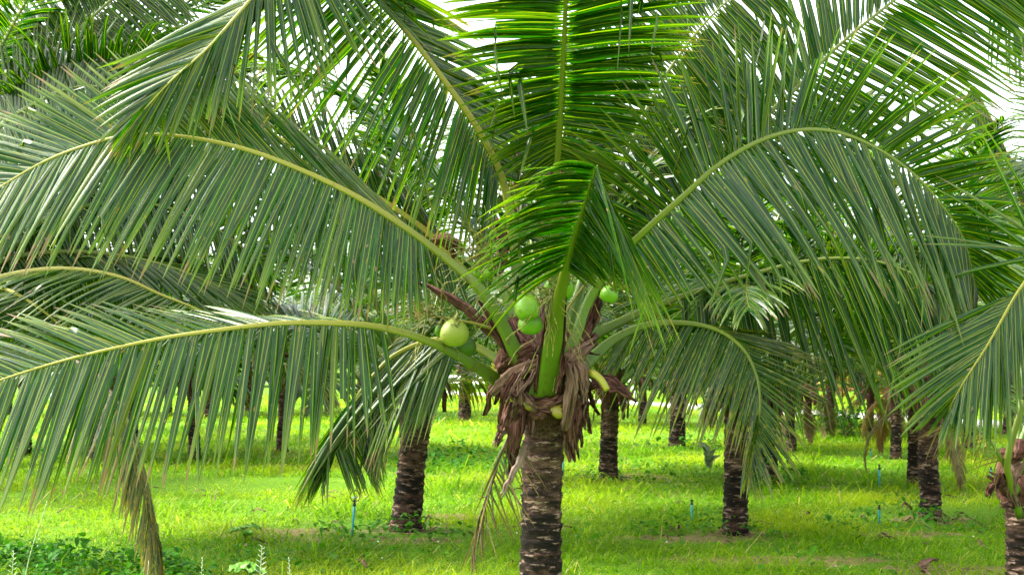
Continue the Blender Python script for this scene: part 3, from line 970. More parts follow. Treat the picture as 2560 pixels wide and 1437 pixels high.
S([(1450, 900, -.36), (1460, 950, -.40), (1462, 1010, -.36)], .085, 7, M_FIBRE_P, .7, .35)
S([(1415, 890, -.4), (1405, 940, -.44), (1390, 985, -.44)], .055, 8, M_FIBRE, .6, .4)
S([(1300, 935, -.36), (1302, 975, -.42), (1303, 1010, -.42)], .045, 9, M_FIBRE_P, .5, .1, prof=blunt)
S([(1330, 900, -.34), (1290, 960, -.44), (1262, 1025, -.40)], .035, 10, M_FIBRE_P, .4, .2)
S([(1345, 920, -.36), (1300, 985, -.44), (1270, 1050, -.38)], .03, 11, M_FIBRE_P, .4, .2)
S([(1290, 930, -.34), (1255, 1000, -.40), (1245, 1060, -.34)], .05, 12, M_FIBRE, .5, .3)
S([(1310, 985, -.40), (1330, 1010, -.44), (1340, 1035, -.42)], .045, 13, M_FIBRE_P, .6, .3)
S([(1280, 1000, -.28), (1262, 1050, -.33), (1254, 1085, -.30)], .085, 14, M_FIBRE, .9, .15, prof=blunt)
S([(1270, 1060, -.22), (1250, 1090, -.28), (1238, 1118, -.28)], .06, 15, M_FIBRE_P, .7, .25, prof=blunt)
S([(1300, 1030, -.2), (1285, 1090, -.26), (1280, 1150, -.2), (1275, 1200, -.16)], .13, 16, M_FIBRE, .4, .4)
S([(1318, 1108, -.2), (1300, 1150, -.26), (1275, 1200, -.28), (1250, 1248, -.28)], .055, 17, M_STALK_DEAD, .4, .1, prof=lambda s: np.interp(s, [0, .1, .6, 1], [1.1, 1.1, .7, .55]), label='broken pale stalk leaning against the trunk')
S([(1440, 1000, -.25), (1430, 1060, -.3), (1432, 1120, -.26), (1440, 1155, -.24)], .12, 18, M_FIBRE, .6, .3, prof=blunt)
S([(1425, 1050, -.22), (1422, 1090, -.28), (1420, 1125, -.26)], .11, 19, M_FIBRE_P, .4, .6)
S([(1455, 1000, -.1), (1468, 1040, -.12), (1475, 1085, -.1)], .06, 20, M_FIBRE, .6, .4)
S([(1480, 950, -.1), (1520, 955, -.15), (1555, 975, -.15), (1595, 1005, -.12)], .14, 21, M_FIBRE, .6, .5, label='frayed brown sheath sticking out on the right', ref=(0, -.3, 1))
S([(1480, 930, -.05), (1540, 950, -.02), (1580, 985, 0)], .1, 22, M_FIBRE, .6, .5, ref=(0, -.3, 1))
S([(1235, 935, -.1), (1225, 990, -.1), (1215, 1040, -.08)], .05, 23, M_FIBRE, .6, .4)
S([(1240, 960, -.2), (1290, 985, -.36), (1350, 1000, -.36)], .05, 24, M_FIBRE, .6, .3, prof=wide)
S([(1290, 1010, -.25), (1340, 1025, -.36), (1390, 1025, -.36), (1430, 1000, -.3)], .05, 25, M_FIBRE, .6, .3, prof=wide)
S([(1330, 875, -.28), (1300, 840, -.2), (1280, 790, -.1)], .12, 26, M_FIBRE, .6, .3, prof=wide)
S([(1350, 890, -.2), (1330, 820, -.1), (1345, 740, .05)], .18, 27, M_FIBRE_P, .6, .3, prof=wide)
S([(1440, 890, -.15), (1470, 800, .02), (1500, 720, .1)], .13, 28, M_FIBRE, .6, .3, prof=wide)
S([(1380, 1010, -.30), (1350, 1030, -.36), (1320, 1040, -.32)], .10, 29, M_FIBRE, .5, .3, prof=wide)
for k, (pts, w) in enumerate([([(1340, 985, -.36), (1348, 900, -.44), (1362, 800, -.5), (1375, 720, -.55)], .035), ([(1398, 985, -.36), (1405, 900, -.44), (1412, 800, -.5), (1418, 740, -.58)], .03),
                       ([(1290, 930, -.2), (1268, 880, -.26), (1238, 815, -.3), (1195, 745, -.34)], .04), ([(1330, 920, -.24), (1306, 870, -.28), (1270, 800, -.3)], .035),
                       ([(1440, 930, -.2), (1448, 880, -.26), (1470, 800, -.24), (1500, 720, -.2)], .035)]):
    S(pts, w, 70 + k, M_FIBRE, .8, .6, prof=lambda s: np.interp(s, [0, .3, .7, 1], [1, .8, .45, .1]))
# spathes
S([(1280, 880, -.15), (1225, 820, -.2), (1140, 750, -.2), (1040, 705, -.15)], .085, 31, M_FIBRE, .9, .05, prof=lambda s: np.interp(s, [0, .3, .7, 1], [.6, 1, .8, .1]), label='long dry brown spathe')
S([(1560, 660, .3), (1600, 635, .3), (1660, 600, .35)], .085, 32, M_FIBRE, .9, .05, prof=wide)
S([(1080, 600, .15), (1120, 600, .1), (1150, 640, .1)], .12, 33, M_FIBRE, .9, .4, prof=wide)
S([(1385, 470, .15), (1372, 400, .18), (1376, 350, .2)], .09, 34, M_FIBRE_P, .7, .3, prof=wide)
S([(1410, 450, .2), (1424, 400, .22), (1420, 350, .25)], .08, 35, M_FIBRE_P, .7, .3, prof=wide)
S([(1310, 560, .4), (1290, 460, .42), (1300, 330, .45)], .06, 36, M_FIBRE_P, .7, .2, prof=wide)
S([(1240, 690, .2), (1260, 600, .3), (1230, 540, .35)], .10, 37, M_FIBRE, .7, .3, prof=wide)
rf = np.random.default_rng(44)
for k in range(54):      # torn fibre strips all round the crown foot
    a = rf.uniform(-2.9, -.25)
    y0 = rf.uniform(880, 1030)
    r0 = .24 if y0 < 980 else .2
    c0 = P(1366, y0, D) + np.array([math.cos(a), math.sin(a), 0]) * r0
    e = np.array([math.cos(a), math.sin(a), 0])
    tl = rf.uniform(-.8, .8)
    side = np.array([-math.sin(a), math.cos(a), 0]) * tl
    up_ = rf.uniform(-.3, .5) if rf.random() < .3 else -1
    ln = rf.uniform(.12, .34)
    pts = [c0 - e * .03, c0 + e * rf.uniform(.04, .09) + side * ln * .3 + Z3 * up_ * ln * .3, c0 + e * rf.uniform(.02, .14) + side * ln * .5 + Z3 * up_ * ln]
    strip(pts, rf.choice([.010, .014, .02, .03, .045]), 200 + k, 7, rf.uniform(.3, .9), e, .5, .003, 14).build('leaf_sheath', M_FIBRE if rf.random() < .55 else M_FIBRE_P, main, shift=mo)
g = Geo()
for k in range(700):     # loose hairs of the sheath net
    a = rf.uniform(-3.0, -.1)
    c0 = P(1366, rf.uniform(860, 1060), D) + np.array([math.cos(a), math.sin(a), 0]) * rf.uniform(.2, .27)
    d1 = nrm(np.array([math.cos(a), math.sin(a), 0]) * .5 + rf.normal(0, .7, 3))
    ln = rf.uniform(.06, .2)
    pth, _ = catmull([c0, c0 + d1 * ln * .5, c0 + d1 * ln * .8 - Z3 * ln * rf.uniform(.1, .6)], 7)
    g.add(*tube(pth, np.linspace(.0016, .0006, 7), 4))
g.build('sheath_hairs', M_FIBRE_P, main, shift=mo)

# pale green old stalk stumps and the cut yellow one
for k, pts in enumerate([[(1395, 985, -.15), (1400, 1025, -.32), (1402, 1045, -.36)], [(1320, 990, -.15), (1328, 1010, -.32), (1330, 1025, -.36)]]):
    pth, _ = catmull([P(x, y, D + dz) for x, y, dz in pts], 12)
    g = Geo(); g.add(*tube(pth, [.085 - .02 * k] * 9 + [.075 - .02 * k, .06 - .01 * k, .03], 16, .5))
    o = g.build('stalk_stump', M_STALK_Y, main, shift=mo); o.color = (.8, .75, .6, 1)
pth, _ = catmull([P(1462, 930, D - .25), P(1485, 935, D - .35), P(1505, 952, D - .4), P(1518, 975, D - .42)], 16)
g = Geo(); g.add(*tube(pth, np.interp(np.linspace(0, 1, 16), [0, 1], [.030, .022]), 12))
o = g.build('stalk_stump', M_STALK_Y, main, shift=mo); o['label'] = 'curved yellow cut stalk'; o.color = (1.15, 1.2, 1, 1)

# flower stalks: a stem with many thin knotted branchlets
def flower(px, py, dz, n, spread_px, seed, bend):
    rg = np.random.default_rng(seed)
    g = Geo()
    for k in range(n):
        a = math.radians(bend + rg.normal(0, spread_px))
        ln = rg.uniform(60, 150)
        x0, y0, z0 = px + rg.normal(0, 12), py + rg.normal(0, 10), dz + rg.normal(0, .05)
        pts = []
        for s in np.linspace(0, 1, 7):
            pts.append(P(x0 + math.cos(a) * ln * s + rg.normal(0, 4), y0 - math.sin(a) * ln * s + rg.normal(0, 4) + 30 * s * s, D + z0 + rg.normal(0, .02) - .1 * s))
        pth, _ = catmull(pts, 28)
        g.add(*tube(pth, .0034 * (1 + .5 * np.sin(np.linspace(0, 40, 28))) * np.linspace(1.2, .7, 28), 5))
    pth, _ = catmull([P(1365, 880, D - .1), P((1365 + px) / 2, (880 + py) / 2 - 15, D + dz / 2 - .05), P(px, py, D + dz)], 20)
    g.add(*tube(pth, np.linspace(.016, .008, 20), 8))
    o = g.build('flower_stalk', M_FLOWER, main, shift=mo)
    return o

flower(1385, 735, -.6, 34, 60, 1, 200)
flower(1090, 790, -.35, 34, 50, 2, 150)
flower(1210, 640, .0, 36, 60, 3, 110)
flower(1470, 700, -.1, 18, 60, 4, 40)
flower(1400, 800, -.3, 14, 40, 5, -80)


def coconut(px, py, dz, wpx, hpx, mat, tint=(1, 1, 1), roll=0., label=None, pitch=.5, nub=.10):
    z = D + dz
    c = P(px, py, z)
    rx, rz = wpx * z / FPX / 2, hpx * z / FPX / 2
    nu, nv = 36, 24
    th = np.linspace(0, 2 * math.pi, nu, endpoint=False)
    ph = np.linspace(0, math.pi, nv)
    V = []
    for b in ph:
        for a_ in th:
            tri = 1 + .085 * math.cos(3 * a_ + .6) * math.sin(b)
            zz = math.cos(b)
            r = math.sin(b) ** .92 * tri * (1 - .06 * zz)
            zz = zz + (.0 if zz > -.85 else nub * (-.85 - zz) / .15)
            V.append((r * rx * math.cos(a_), r * rx * math.sin(a_), zz * rz * 1.02))
    V = np.array(V)
    Rm = np.array(Matrix.Rotation(math.radians(roll), 3, 'Y') @ Matrix.Rotation(pitch, 3, 'X'))
    V = V @ Rm.T
    i = np.arange(nv - 1)[:, None] * nu; j = np.arange(nu)[None]
    q = np.stack([i + j, i + nu + j, i + nu + (j + 1) % nu, i + (j + 1) % nu], -1).reshape(-1, 4)
    aa = np.stack([np.tile(th / 6.28, nv), np.repeat(ph / 3.14, nu), 0 * V[:, 0], 0 * V[:, 0]], 1)
    g = Geo(); g.add(V + c, q=q, a=aa)
    o = g.build('coconut', mat, main, shift=mo)
    o.color = (*tint, 1)
    if label: o['label'] = label
    # calyx: three brown-green scales round the stem end
    g = Geo()
    up = Rm @ np.array([0, 0, 1.0])
    for k in range(3):
        a_ = k * 2.094 + .4
        e1 = Rm @ np.array([math.cos(a_), math.sin(a_), 0])
        g0 = strip([c + up * rz * 1.0, c + up * rz * .97 + e1 * rx * .30, c + up * rz * .78 + e1 * rx * .62], rx * .75, k, 5, .2, up, .1, .003, 6,
                   prof=lambda s: np.interp(s, [0, .5, 1], [.5, 1, .5]))
        g.add(g0.v[0], q=g0.q[0], a=g0.a[0])
    pth = np.array([c + up * rz * .95, c + up * rz * 1.2, c + up * rz * 1.45 + np.array([.01, .02, .01])])
    g.add(*tube(pth, [.012, .010, .009], 7))
    g.build('calyx', M_FLOWER, o, shift=mo)
    return o


coconut(1135, 832, -.50, 72, 68, M_NUT_Y, (1, 1, .9), 8, 'pale yellow-green coconut resting on a low stalk', .35)
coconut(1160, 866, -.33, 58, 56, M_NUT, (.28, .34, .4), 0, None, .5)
coconut(1100, 826, -.38, 28, 34, M_NUT, (.6, .7, .6), 0)
coconut(1316, 769, -.68, 64, 70, M_NUT, (1, 1, 1), -12, 'bright green coconut hanging in the middle of the crown', -.3)
coconut(1325, 808, -.58, 62, 54, M_NUT, (.8, .9, .8), 10, None, .4)
coconut(1374, 722, -.50, 32, 46, M_NUT, (1, 1.05, 1), 0)
coconut(1417, 724, -.55, 34, 54, M_NUT, (.85, .95, .8), 6)
coconut(1522, 735, -.75, 46, 42, M_NUT, (.85, .95, .8), 20, 'small green coconut apart on the right', .3)
coconut(1190, 685, -.05, 22, 26, M_NUT, (1, 1, .9), 0)
coconut(1222, 683, -.05, 28, 26, M_NUT, (.9, 1, .8), 30)
coconut(1243, 647, -.02, 14, 16, M_NUT, (1, 1, .8), 0)
coconut(1448, 626, .1, 12, 14, M_NUT, (1, 1, .8), 0)

# ------------------------------------------------------------------ the other palms of the grove
def palm(bpx, bpy_, wpx, cpx, cpy, label, group='other coconut palms of the grove', nf=12, seed=0, skirt=None, tint=1.0, azs=None, world=None, sc=1.0, els=None, fibres=10):
    rg = np.random.default_rng(1000 + seed)
    if world is None:
        b = G(bpx, bpy_)
        depth = (b - EYE) @ FWD
        top = P(cpx, cpy, depth + rg.uniform(-.1, .1))
        r = wpx * depth / FPX / 2
    else:
        b, top, r = world
    depth0 = (b - EYE) @ FWD
    p = empty('coconut_palm', b, label, 'palm tree', group)
    o = np.array(p.location)
    mid = (b + top) / 2 + np.array([rg.normal(0, .02), 0, 0])
    trunk_geo([b - Z3 * .05, b + (top - b) * .25, mid, b + (top - b) * .8, top], lambda u: r * np.interp(u, [0, .12, .5, 1], [1.22, 1.02, .92, .95]), 28, .075, .02, seed, 1.0
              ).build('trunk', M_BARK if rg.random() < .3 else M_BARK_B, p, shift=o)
    # crown base
    pth = np.array([top - Z3 * .12, top + Z3 * .1, top + Z3 * .35, top + Z3 * .55])
    pth, _ = catmull(pth, 14)
    v, q, t, a = tube(pth, np.interp(np.linspace(0, 1, 14), [0, .3, .6, 1], [r * .95, r * 1.7, r * 1.5, r * .5]), 18)
    v = v + rg.normal(0, .012, v.shape)
    a[:, 0] *= 6; a[:, 1] *= 2
    g = Geo(); g.add(v, q=q, t=t, a=a); g.build('crown_base', M_FIBRE, p, shift=o)
    for k in range(fibres):
        az = rg.uniform(math.pi, 2 * math.pi)
        e = np.array([math.cos(az), math.sin(az), 0])
        s0 = top + e * r * 1.3 + Z3 * rg.uniform(.05, .3)
        strip([s0, s0 + e * .1 - Z3 * .08, s0 + e * rg.uniform(.08, .2) - Z3 * rg.uniform(.25, .5)], rg.uniform(.05, .12), seed * 50 + k, 5, .6, e, .4, m=8
              ).build('leaf_sheath', M_FIBRE if k % 2 else M_FIBRE_P, p, shift=o)
    az0 = rg.uniform(0, 6.28)
    if els is None and depth0 < 20: els = [80, 65, 50, 35]
    for k in range(nf):
        az = az0 + k * 2.39996 + rg.normal(0, .12)
        f = k / max(1, nf - 1)
        el = min(els or [80, 65, 50, 35, 20], key=lambda e: abs(e - (84 - 60 * f ** .9 + rg.normal(0, 5))))
        kind = 'old' if (el <= 20 and rg.random() < .5) else 'green'
        tn = tint * rg.uniform(.75, 1.2)
        loc = top - o + Z3 * (.30 - .2 * f) + np.array([math.cos(az), math.sin(az), 0]) * r * .8
        place_frond(p, loc, az, el, sc * rg.uniform(.82, 1.05), (tn, tn * rg.uniform(.98, 1.06), tn * .95), int(rg.integers(0, 3)), kind)
    for k in range(skirt[1] if skirt else 0):
        az = rg.uniform(0, 6.28)
        place_frond(p, top - o + Z3 * .1, az, -25, rg.uniform(.3, .45), (1, 1, 1), int(rg.integers(0, 2)), skirt[0])
    return p


PALMS = [
    (1012, 1325, 72, 1052, 985, 'coconut palm with banded brown trunk leaning right, left of the central palm'),
    (940, 1132, 42, 949, 1010, 'coconut palm with short trunk behind the leaning banded trunk'),
    (1160, 1052, 32, 1168, 925, 'slim far coconut palm with flared foot left of the central crown'),
    (1520, 1202, 45, 1526, 985, 'coconut palm with dark straight trunk just right of the central palm'),
    (1692, 1118, 40, 1697, 975, 'coconut palm with dark trunk in a weedy tuft right of the centre'),
    (1838, 1335, 58, 1842, 1010, 'coconut palm with thick near trunk under the drooping yellow-tipped frond'),
    (1926, 1208, 38, 1924, 1010, 'coconut palm with weedy foot right behind the thick near trunk'),
    (1978, 1132, 25, 1976, 990, 'thin coconut palm right of the weedy-footed palm'),
    (2023, 1096, 19, 2020, 980, 'small far coconut palm right of the thin palm'),
    (1606, 1062, 20, 1606, 950, 'small far coconut palm with banded trunk between two dark trunks'),
    (2176, 1088, 17, 2175, 990, 'distant coconut palm before the pale road at the right'),
    (2239, 1147, 25, 2242, 985, 'thin coconut palm with dark banded trunk right of the pale road gap'),
    (2284, 1212, 30, 2286, 1010, 'coconut palm close behind the stout trunk at the right'),
    (2326, 1300, 50, 2322, 1010, 'coconut palm with stout brown trunk among weeds at the right'),
    (1078, 1036, 20, 1076, 925, 'pale far coconut palm trunk behind the leaning banded trunk'),
    (486, 1150, 28, 484, 960, 'coconut palm behind the middle of the hanging comb of leaflets'),
    (705, 1130, 27, 708, 950, 'coconut palm just left of the low drooping frond with bunched leaflets'),
    (1356, 1203, 42, 1358, 985, 'coconut palm right behind the central palm, trunk hidden by the near trunk'),
    (235, 1152, 28, 236, 985, 'coconut palm half hidden behind the hanging leaflets at the left'),
    (298, 1078, 22, 298, 950, 'far coconut palm at the left behind the hanging comb'),
]
for i, a in enumerate(PALMS):
    palm(*a, seed=i, skirt=('rust', 4) if i in (10, 11) else (('dead', 2) if i in (7, 8, 12) else None))
far_lab = 'far coconut palm in the crowded back rows of the grove'
for i, (x, y) in enumerate([(-170, 1220), (-90, 1120), (60, 1142), (330, 1108), (280, 1036), (520, 1042), (725, 1036), (820, 1032), (20, 1038), (420, 1040), (1290, 1062), (1450, 1040), (2075, 1075), (2420, 1120), (2520, 1085), (2350, 1070), (150, 1045), (900, 1045), (1770, 1060), (1880, 1070), (620, 1030)]):
    palm(x, y, 5440 / (y - 915) * 0 + .25 * FPX / (5440 / (y - 915)), x + 4, y - 330 * (y - 915) / 500 - 40, far_lab, 'far palms in the back rows', seed=40 + i, fibres=4, nf=14)

# palm off the left edge, its fronds reaching into the middle left
pl = empty('coconut_palm', np.array([(-260 - 1280) / FPX * 10.6, 10.6, 0]), 'coconut palm beyond the left edge, its low fronds reaching in', 'palm tree', 'other coconut palms of the grove')
o = np.array(pl.location)
trunk_geo([o - Z3 * .05, o + Z3 * .6, o + Z3 * 1.2, o + Z3 * 1.75], lambda u: np.full_like(u, .14), 28, .075, .02, 77).build('trunk', M_BARK, pl, shift=o)
DL = 10.6
frond_px(pl, [(-255, 905, 0), (-160, 780, 0), (-60, 715, 0), (60, 680, 0), (180, 672, 0), (300, 692, 0), (400, 735, 0), (500, 775, 0), (580, 815, 0)], DL, .3,
         [(.3, -150, .5, 150), (.5, -160, .6, 230), (.65, -160, .6, 260), (.8, -150, .6, 240), (1, -120, .4, 150)],
         [(.3, -95, -.2, 200), (.5, -85, -.3, 230), (.7, -80, -.3, 230), (.85, -70, -.3, 180), (1, -50, -.2, 90)], n=62, w=.05, tint=(1.0, .95, 1.1), kink=.25, droop=(.4, .1), stalkmat=M_STALK_Y)
frond_px(pl, [(-255, 905, -.1), (-170, 780, -.1), (-80, 720, -.2), (0, 720, -.25), (60, 745, -.3), (130, 795, -.3), (200, 860, -.3)], DL, .3,
         [(.3, -160, .5, 200), (.6, -165, .5, 260), (.8, -160, .4, 220), (1, -130, .2, 120)],
         [(.3, -70, -.3, 200), (.6, -60, -.3, 230), (1, -45, -.2, 120)], n=52, w=.045, tint=(1.25, 1.0, .8), kink=.1, droop=(.2, .1), stalkmat=M_STALK_Y)
frond_px(pl, [(-255, 905, .2), (-130, 740, .3), (0, 655, .4), (130, 630, .5), (280, 635, .6), (420, 665, .6), (560, 720, .6)], DL, .3,
         [(.3, 15, -.5, 200), (.6, 0, -.5, 300), (.85, -8, -.4, 250), (1, -20, -.2, 150)],
         [(.3, -60, .3, 200), (.6, -40, .2, 280), (.85, -32, .2, 240), (1, -30, .1, 150)], n=56, w=.05, tint=(1.2, 1.15, 1.3), kink=.1, droop=(.3, .3))
frond_px(pl, [(-255, 915, -.3), (-120, 850, -.6), (0, 835, -.8), (150, 880, -1.0), (260, 960, -1.1), (328, 1065, -1.15), (365, 1190, -1.15), (392, 1320, -1.15), (408, 1460, -1.15)], DL, .5,
         [(.5, -108, .1, 240), (.7, -101, .15, 220), (.85, -96, .1, 180), (1, -90, 0, 100)],
         [(.5, -80, -.1, 130), (.7, -80, .05, 130), (.85, -80, .05, 110), (1, -84, 0, 80)], n=54, w=.044, tint=(1.15, 1.35, 1.25), spread=.07, leafmat=M_LEAF_GREY, stalkmat=M_STALK_DEAD, kink=.1, droop=(.2, .2), w0=.05, label='grey withering frond hanging to the grass')
frond_px(pl, [(-255, 900, .4), (-120, 720, .5), (40, 585, .6), (210, 515, .7), (380, 510, .8), (530, 565, .8), (660, 660, .8)], DL, .25,
         [(.25, 120, -.3, 200), (.5, 95, -.3, 240), (.75, 65, -.2, 220), (1, 10, 0, 120)],
         [(.25, -60, .1, 220), (.5, -68, .1, 300), (.75, -75, .1, 280), (1, -70, 0, 140)], n=70, w=.056, tint=(.5, .75, .5), kink=.15, droop=(.3, .25), tilt=(.2, .3))
frond_px(pl, [(-255, 890, .7), (-130, 640, .8), (10, 470, .9), (200, 370, 1.0), (400, 345, 1.1), (600, 400, 1.1), (760, 500, 1.1), (850, 610, 1.1)], DL, .25,
         [(.25, 130, -.3, 200), (.5, 105, -.3, 230), (.75, 65, -.2, 210), (1, 10, 0, 120)],
         [(.25, -60, .1, 240), (.5, -70, .1, 320), (.75, -80, .1, 300), (1, -80, 0, 140)], n=76, w=.056, tint=(.5, .75, .5), kink=.15, droop=(.3, .25), tilt=(.2, .3))
for k, (az, el) in enumerate([(20, 65), (55, 50), (35, 35), (80, 35), (48, 20), (65, 20), (28, 50)]):
    place_frond(pl, np.array([0, 0, 1.8]), math.radians(az), el, .95, (.95, 1, .9), k % 3)

# taller palm beyond the upper left
pn = empty('coconut_palm', np.array([(-120 - 1280) / FPX * 12.6, 12.6, 0]), 'tall coconut palm beyond the upper left corner', 'palm tree', 'other coconut palms of the grove')
o = np.array(pn.location)
trunk_geo([o - Z3 * .05, o + Z3 * 1.2, o + Z3 * 2.6, o + Z3 * 3.6], lambda u: np.full_like(u, .13), 28, .075, .02, 78).build('trunk', M_BARK_B, pn, shift=o)
DN = 12.6
frond_px(pn, [(-110, 420, 0), (-20, 290, 0), (60, 200, 0), (90, 170, 0), (180, 90, 0), (285, -5, 0), (380, -80, 0), (470, -120, 0)], DN, .22,
         [(.2, 150, -.2, 160), (.5, 128, -.2, 230), (.8, 105, -.2, 220), (1, 60, 0, 100)],
         [(.2, -50, .2, 200), (.5, -40, .2, 270), (.8, -38, .2, 260), (1, -30, 0, 100)], n=86, w=.056, tint=(.45, .7, .45), kink=.15, droop=(.15, .3))
frond_px(pn, [(-110, 430, 0), (-40, 350, -.2), (20, 300, -.4), (80, 262, -.5), (150, 228, -.6), (230, 215, -.7), (320, 235, -.8)], DN, .22,
         [(.2, 110, -.2, 200), (.5, 95, -.2, 240), (.8, 70, -.2, 210), (1, 30, 0, 100)],
         [(.2, -75, .2, 200), (.5, -70, .2, 260), (.8, -72, .2, 240), (1, -60, 0, 100)], n=74, w=.055, tint=(.55, .8, .55), kink=.3, droop=(.4, .3))
for k, (az, el) in enumerate([(-30, 65), (20, 35), (60, 65), (-10, 20), (100, 50), (75, 80), (10, 50), (-25, 35), (45, 50)]):
    place_frond(pn, np.array([0, 0, 3.7]), math.radians(az), el, 1.0, (.7, .85, .7), k % 3)

# short palm at the right edge
pr = empty('coconut_palm', G(2562, 1508), 'short coconut palm cut by the right edge, low crown near the grass', 'palm tree', 'other coconut palms of the grove')
o = np.array(pr.location)
DR = (o - EYE) @ FWD
top = P(2545, 1215, DR)
trunk_geo([o - Z3 * .05, P(2560, 1420, DR), P(2555, 1300, DR), top], lambda u: np.interp(u, [0, 1], [.12, .10]), 40, .06, .01, 79).build('trunk', M_BARK_B, pr, shift=o)
pth, _ = catmull([P(2548, 1260, DR), P(2545, 1200, DR), P(2545, 1130, DR)], 14)
v, q, t, a = tube(pth, np.interp(np.linspace(0, 1, 14), [0, .4, 1], [.11, .17, .10]), 20)
v = v + rng.normal(0, .01, v.shape); a[:, 0] *= 6
g = Geo(); g.add(v, q=q, t=t, a=a); g.build('crown_base', M_FIBRE, pr, shift=o)
def SR(pts, w, seed, mat=M_FIBRE, curl=.5, jag=.3):
    strip([P(x, y, DR + dz) for x, y, dz in pts], w, seed, 7, curl, None, jag, prof=lambda s: np.interp(s, [0, .3, 1], [.7, 1, .5])).build('leaf_sheath', mat, pr, shift=o)
SR([(2540, 1240, -.15), (2500, 1200, -.25), (2475, 1185, -.25)], .10, 1)
SR([(2535, 1220, -.2), (2500, 1190, -.28), (2490, 1230, -.28)], .09, 2)
SR([(2545, 1260, -.15), (2515, 1260, -.22), (2500, 1262, -.2)], .06, 3, M_FIBRE_P)
SR([(2555, 1150, -.2), (2530, 1200, -.25), (2545, 1270, -.2)], .12, 4, M_FIBRE_P)
SR([(2560, 1100, -.2), (2548, 1140, -.25), (2520, 1160, -.2)], .12, 5)
SR([(2500, 1200, -.25), (2478, 1215, -.3), (2468, 1240, -.3)], .05, 6)
frond_px(pr, [(2545, 1210, -.1), (2640, 960, -.2), (2740, 760, -.4), (2740, 620, -.6), (2660, 610, -.75), (2562, 705, -.85), (2470, 860, -.95), (2415, 945, -1.0), (2375, 1015, -1.0)], DR, .40,
         [(.38, -100, .2, 250), (.55, -140, .1, 330), (.65, 195, .1, 380), (.75, -160, .1, 380), (.85, -154, .1, 320), (.95, -144, .1, 210), (1, -128, .1, 90)],
         [(.38, -70, .2, 250), (.6, -84, .1, 330), (.7, -88, .15, 350), (.8, -92, .15, 340), (.9, -98, .15, 240), (1, -112, .1, 100)],
         n=72, w=.050, w0=.07, tint=(1.0, 1.1, 1.05), stalkmat=M_STALK_Y, kink=.05, droop=(.15, .1), seg=9)
frond_px(pr, [(2540, 1230, -.15), (2500, 1140, -.3), (2460, 1085, -.35), (2410, 1060, -.4), (2350, 1065, -.4)], DR, .35,
         [(.35, 190, 0, 90), (1, 200, 0, 90)], [(.35, -110, 0, 130), (1, -120, 0, 110)], n=14, w=.012, w0=.055, leafmat=M_LEAF_DEAD, stalkmat=M_STALK, kink=.2, label='stripped frond with thin dry leaflets')
pth, _ = catmull([P(2550, 1290, DR - .1), P(2525, 1200, DR - .25), P(2520, 1140, DR - .3), P(2560, 1000, DR - .3)], 16)
g = Geo(); g.add(*tube(pth, np.linspace(.035, .022, 16), 10, .6)); g.build('leaf_stalk', M_STALK, pr, shift=o)
for k, (az, el) in enumerate([(60, 65), (20, 65)]):
    place_frond(pr, top - o + Z3 * .2, math.radians(az), el, .85, (.95, 1.05, .9), k % 3)

# taller palm off the right edge behind
pt = empty('coconut_palm', np.array([(2680 - 1280) / FPX * 13.4, 13.4, 0]), 'tall coconut palm beyond the right edge, fronds against white sky', 'palm tree', 'other coconut palms of the grove')
o = np.array(pt.location)
trunk_geo([o - Z3 * .05, o + Z3 * .9, o + Z3 * 1.8, o + Z3 * 2.6], lambda u: np.full_like(u, .13), 28, .075, .02, 80).build('trunk', M_BARK_B, pt, shift=o)
DT = 13.4
frond_px(pt, [(2640, 760, 0), (2590, 600, 0), (2545, 480, 0), (2515, 380, 0), (2480, 300, 0), (2437, 215, 0)], DT, .3,
         [(.28, 195, .1, 160), (.6, 200, .1, 190), (.85, 215, .1, 160), (1, 235, .1, 150)],
         [(.28, 40, .1, 150), (.6, -60, .1, 170), (.85, -80, .1, 220), (1, -90, .1, 240)], n=52, w=.05, tint=(.95, 1.1, .85), droop=(.3, .2), stalkmat=M_STALK_Y)
frond_px(pt, [(2650, 760, .3), (2680, 500, .3), (2670, 300, .3), (2620, 170, .3), (2545, 70, .3), (2480, 30, .3)], DT, .3,
         [(.28, 170, .1, 160), (.7, 150, .1, 200), (1, 130, .1, 120)], [(.28, -70, .1, 200), (.7, -75, .1, 240), (1, -95, .1, 160)], n=46, w=.05, tint=(.7, .95, .8), droop=(.3, .2))
for k, (az, el) in enumerate([(200, 20), (240, 35)]):
    place_frond(pt, np.array([0, 0, 2.6]), math.radians(az), el, .95, (.85, 1, .8), k % 3)

# ------------------------------------------------------------------ beyond the road: rail, shrubs, far trees
rail = empty('guard_rail', ra + rn * 5.2, 'long white rail running beside the far road', 'rail')
o = np.array(rail.location)
for hh in (.95, .55):
    g = Geo()
    pth = np.array([ra + rn * 5.2 - rd * 14 + Z3 * hh, ra + rn * 5.2 + Z3 * hh, ra + rn * 5.2 + rd * 16 + Z3 * hh])
    g.add(*tube(pth, .09, 8)); g.build('bar', M_WALL, rail, shift=o)
for k in range(11):
    c = ra + rn * 5.2 + rd * (-14 + 3.0 * k)
    g = Geo(); g.add(*tube(np.array([c, c + Z3 * .5, c + Z3 * 1.02]), .07, 8)); g.build('post', M_WALL, rail, shift=o)

M_SHRUB = mat_grass('shrub_leaf', (.03, .10, .015), (.06, .16, .02), (.10, .2, .02), (.2, .25, .04), .3)
M_SHRUB_Y = mat_grass('yellow_shrub_leaf', (.25, .20, .01), (.50, .36, .015), (.12, .2, .02), (.5, .4, .05), .3)
M_SHRUB_R = mat_grass('rusty_shrub_leaf', (.20, .07, .03), (.34, .14, .07), (.12, .12, .03), (.5, .35, .2), .3)
M_TWIG = mat_simple('twig', (.08, .05, .035), (.16, .11, .08), 10, .9, .1)


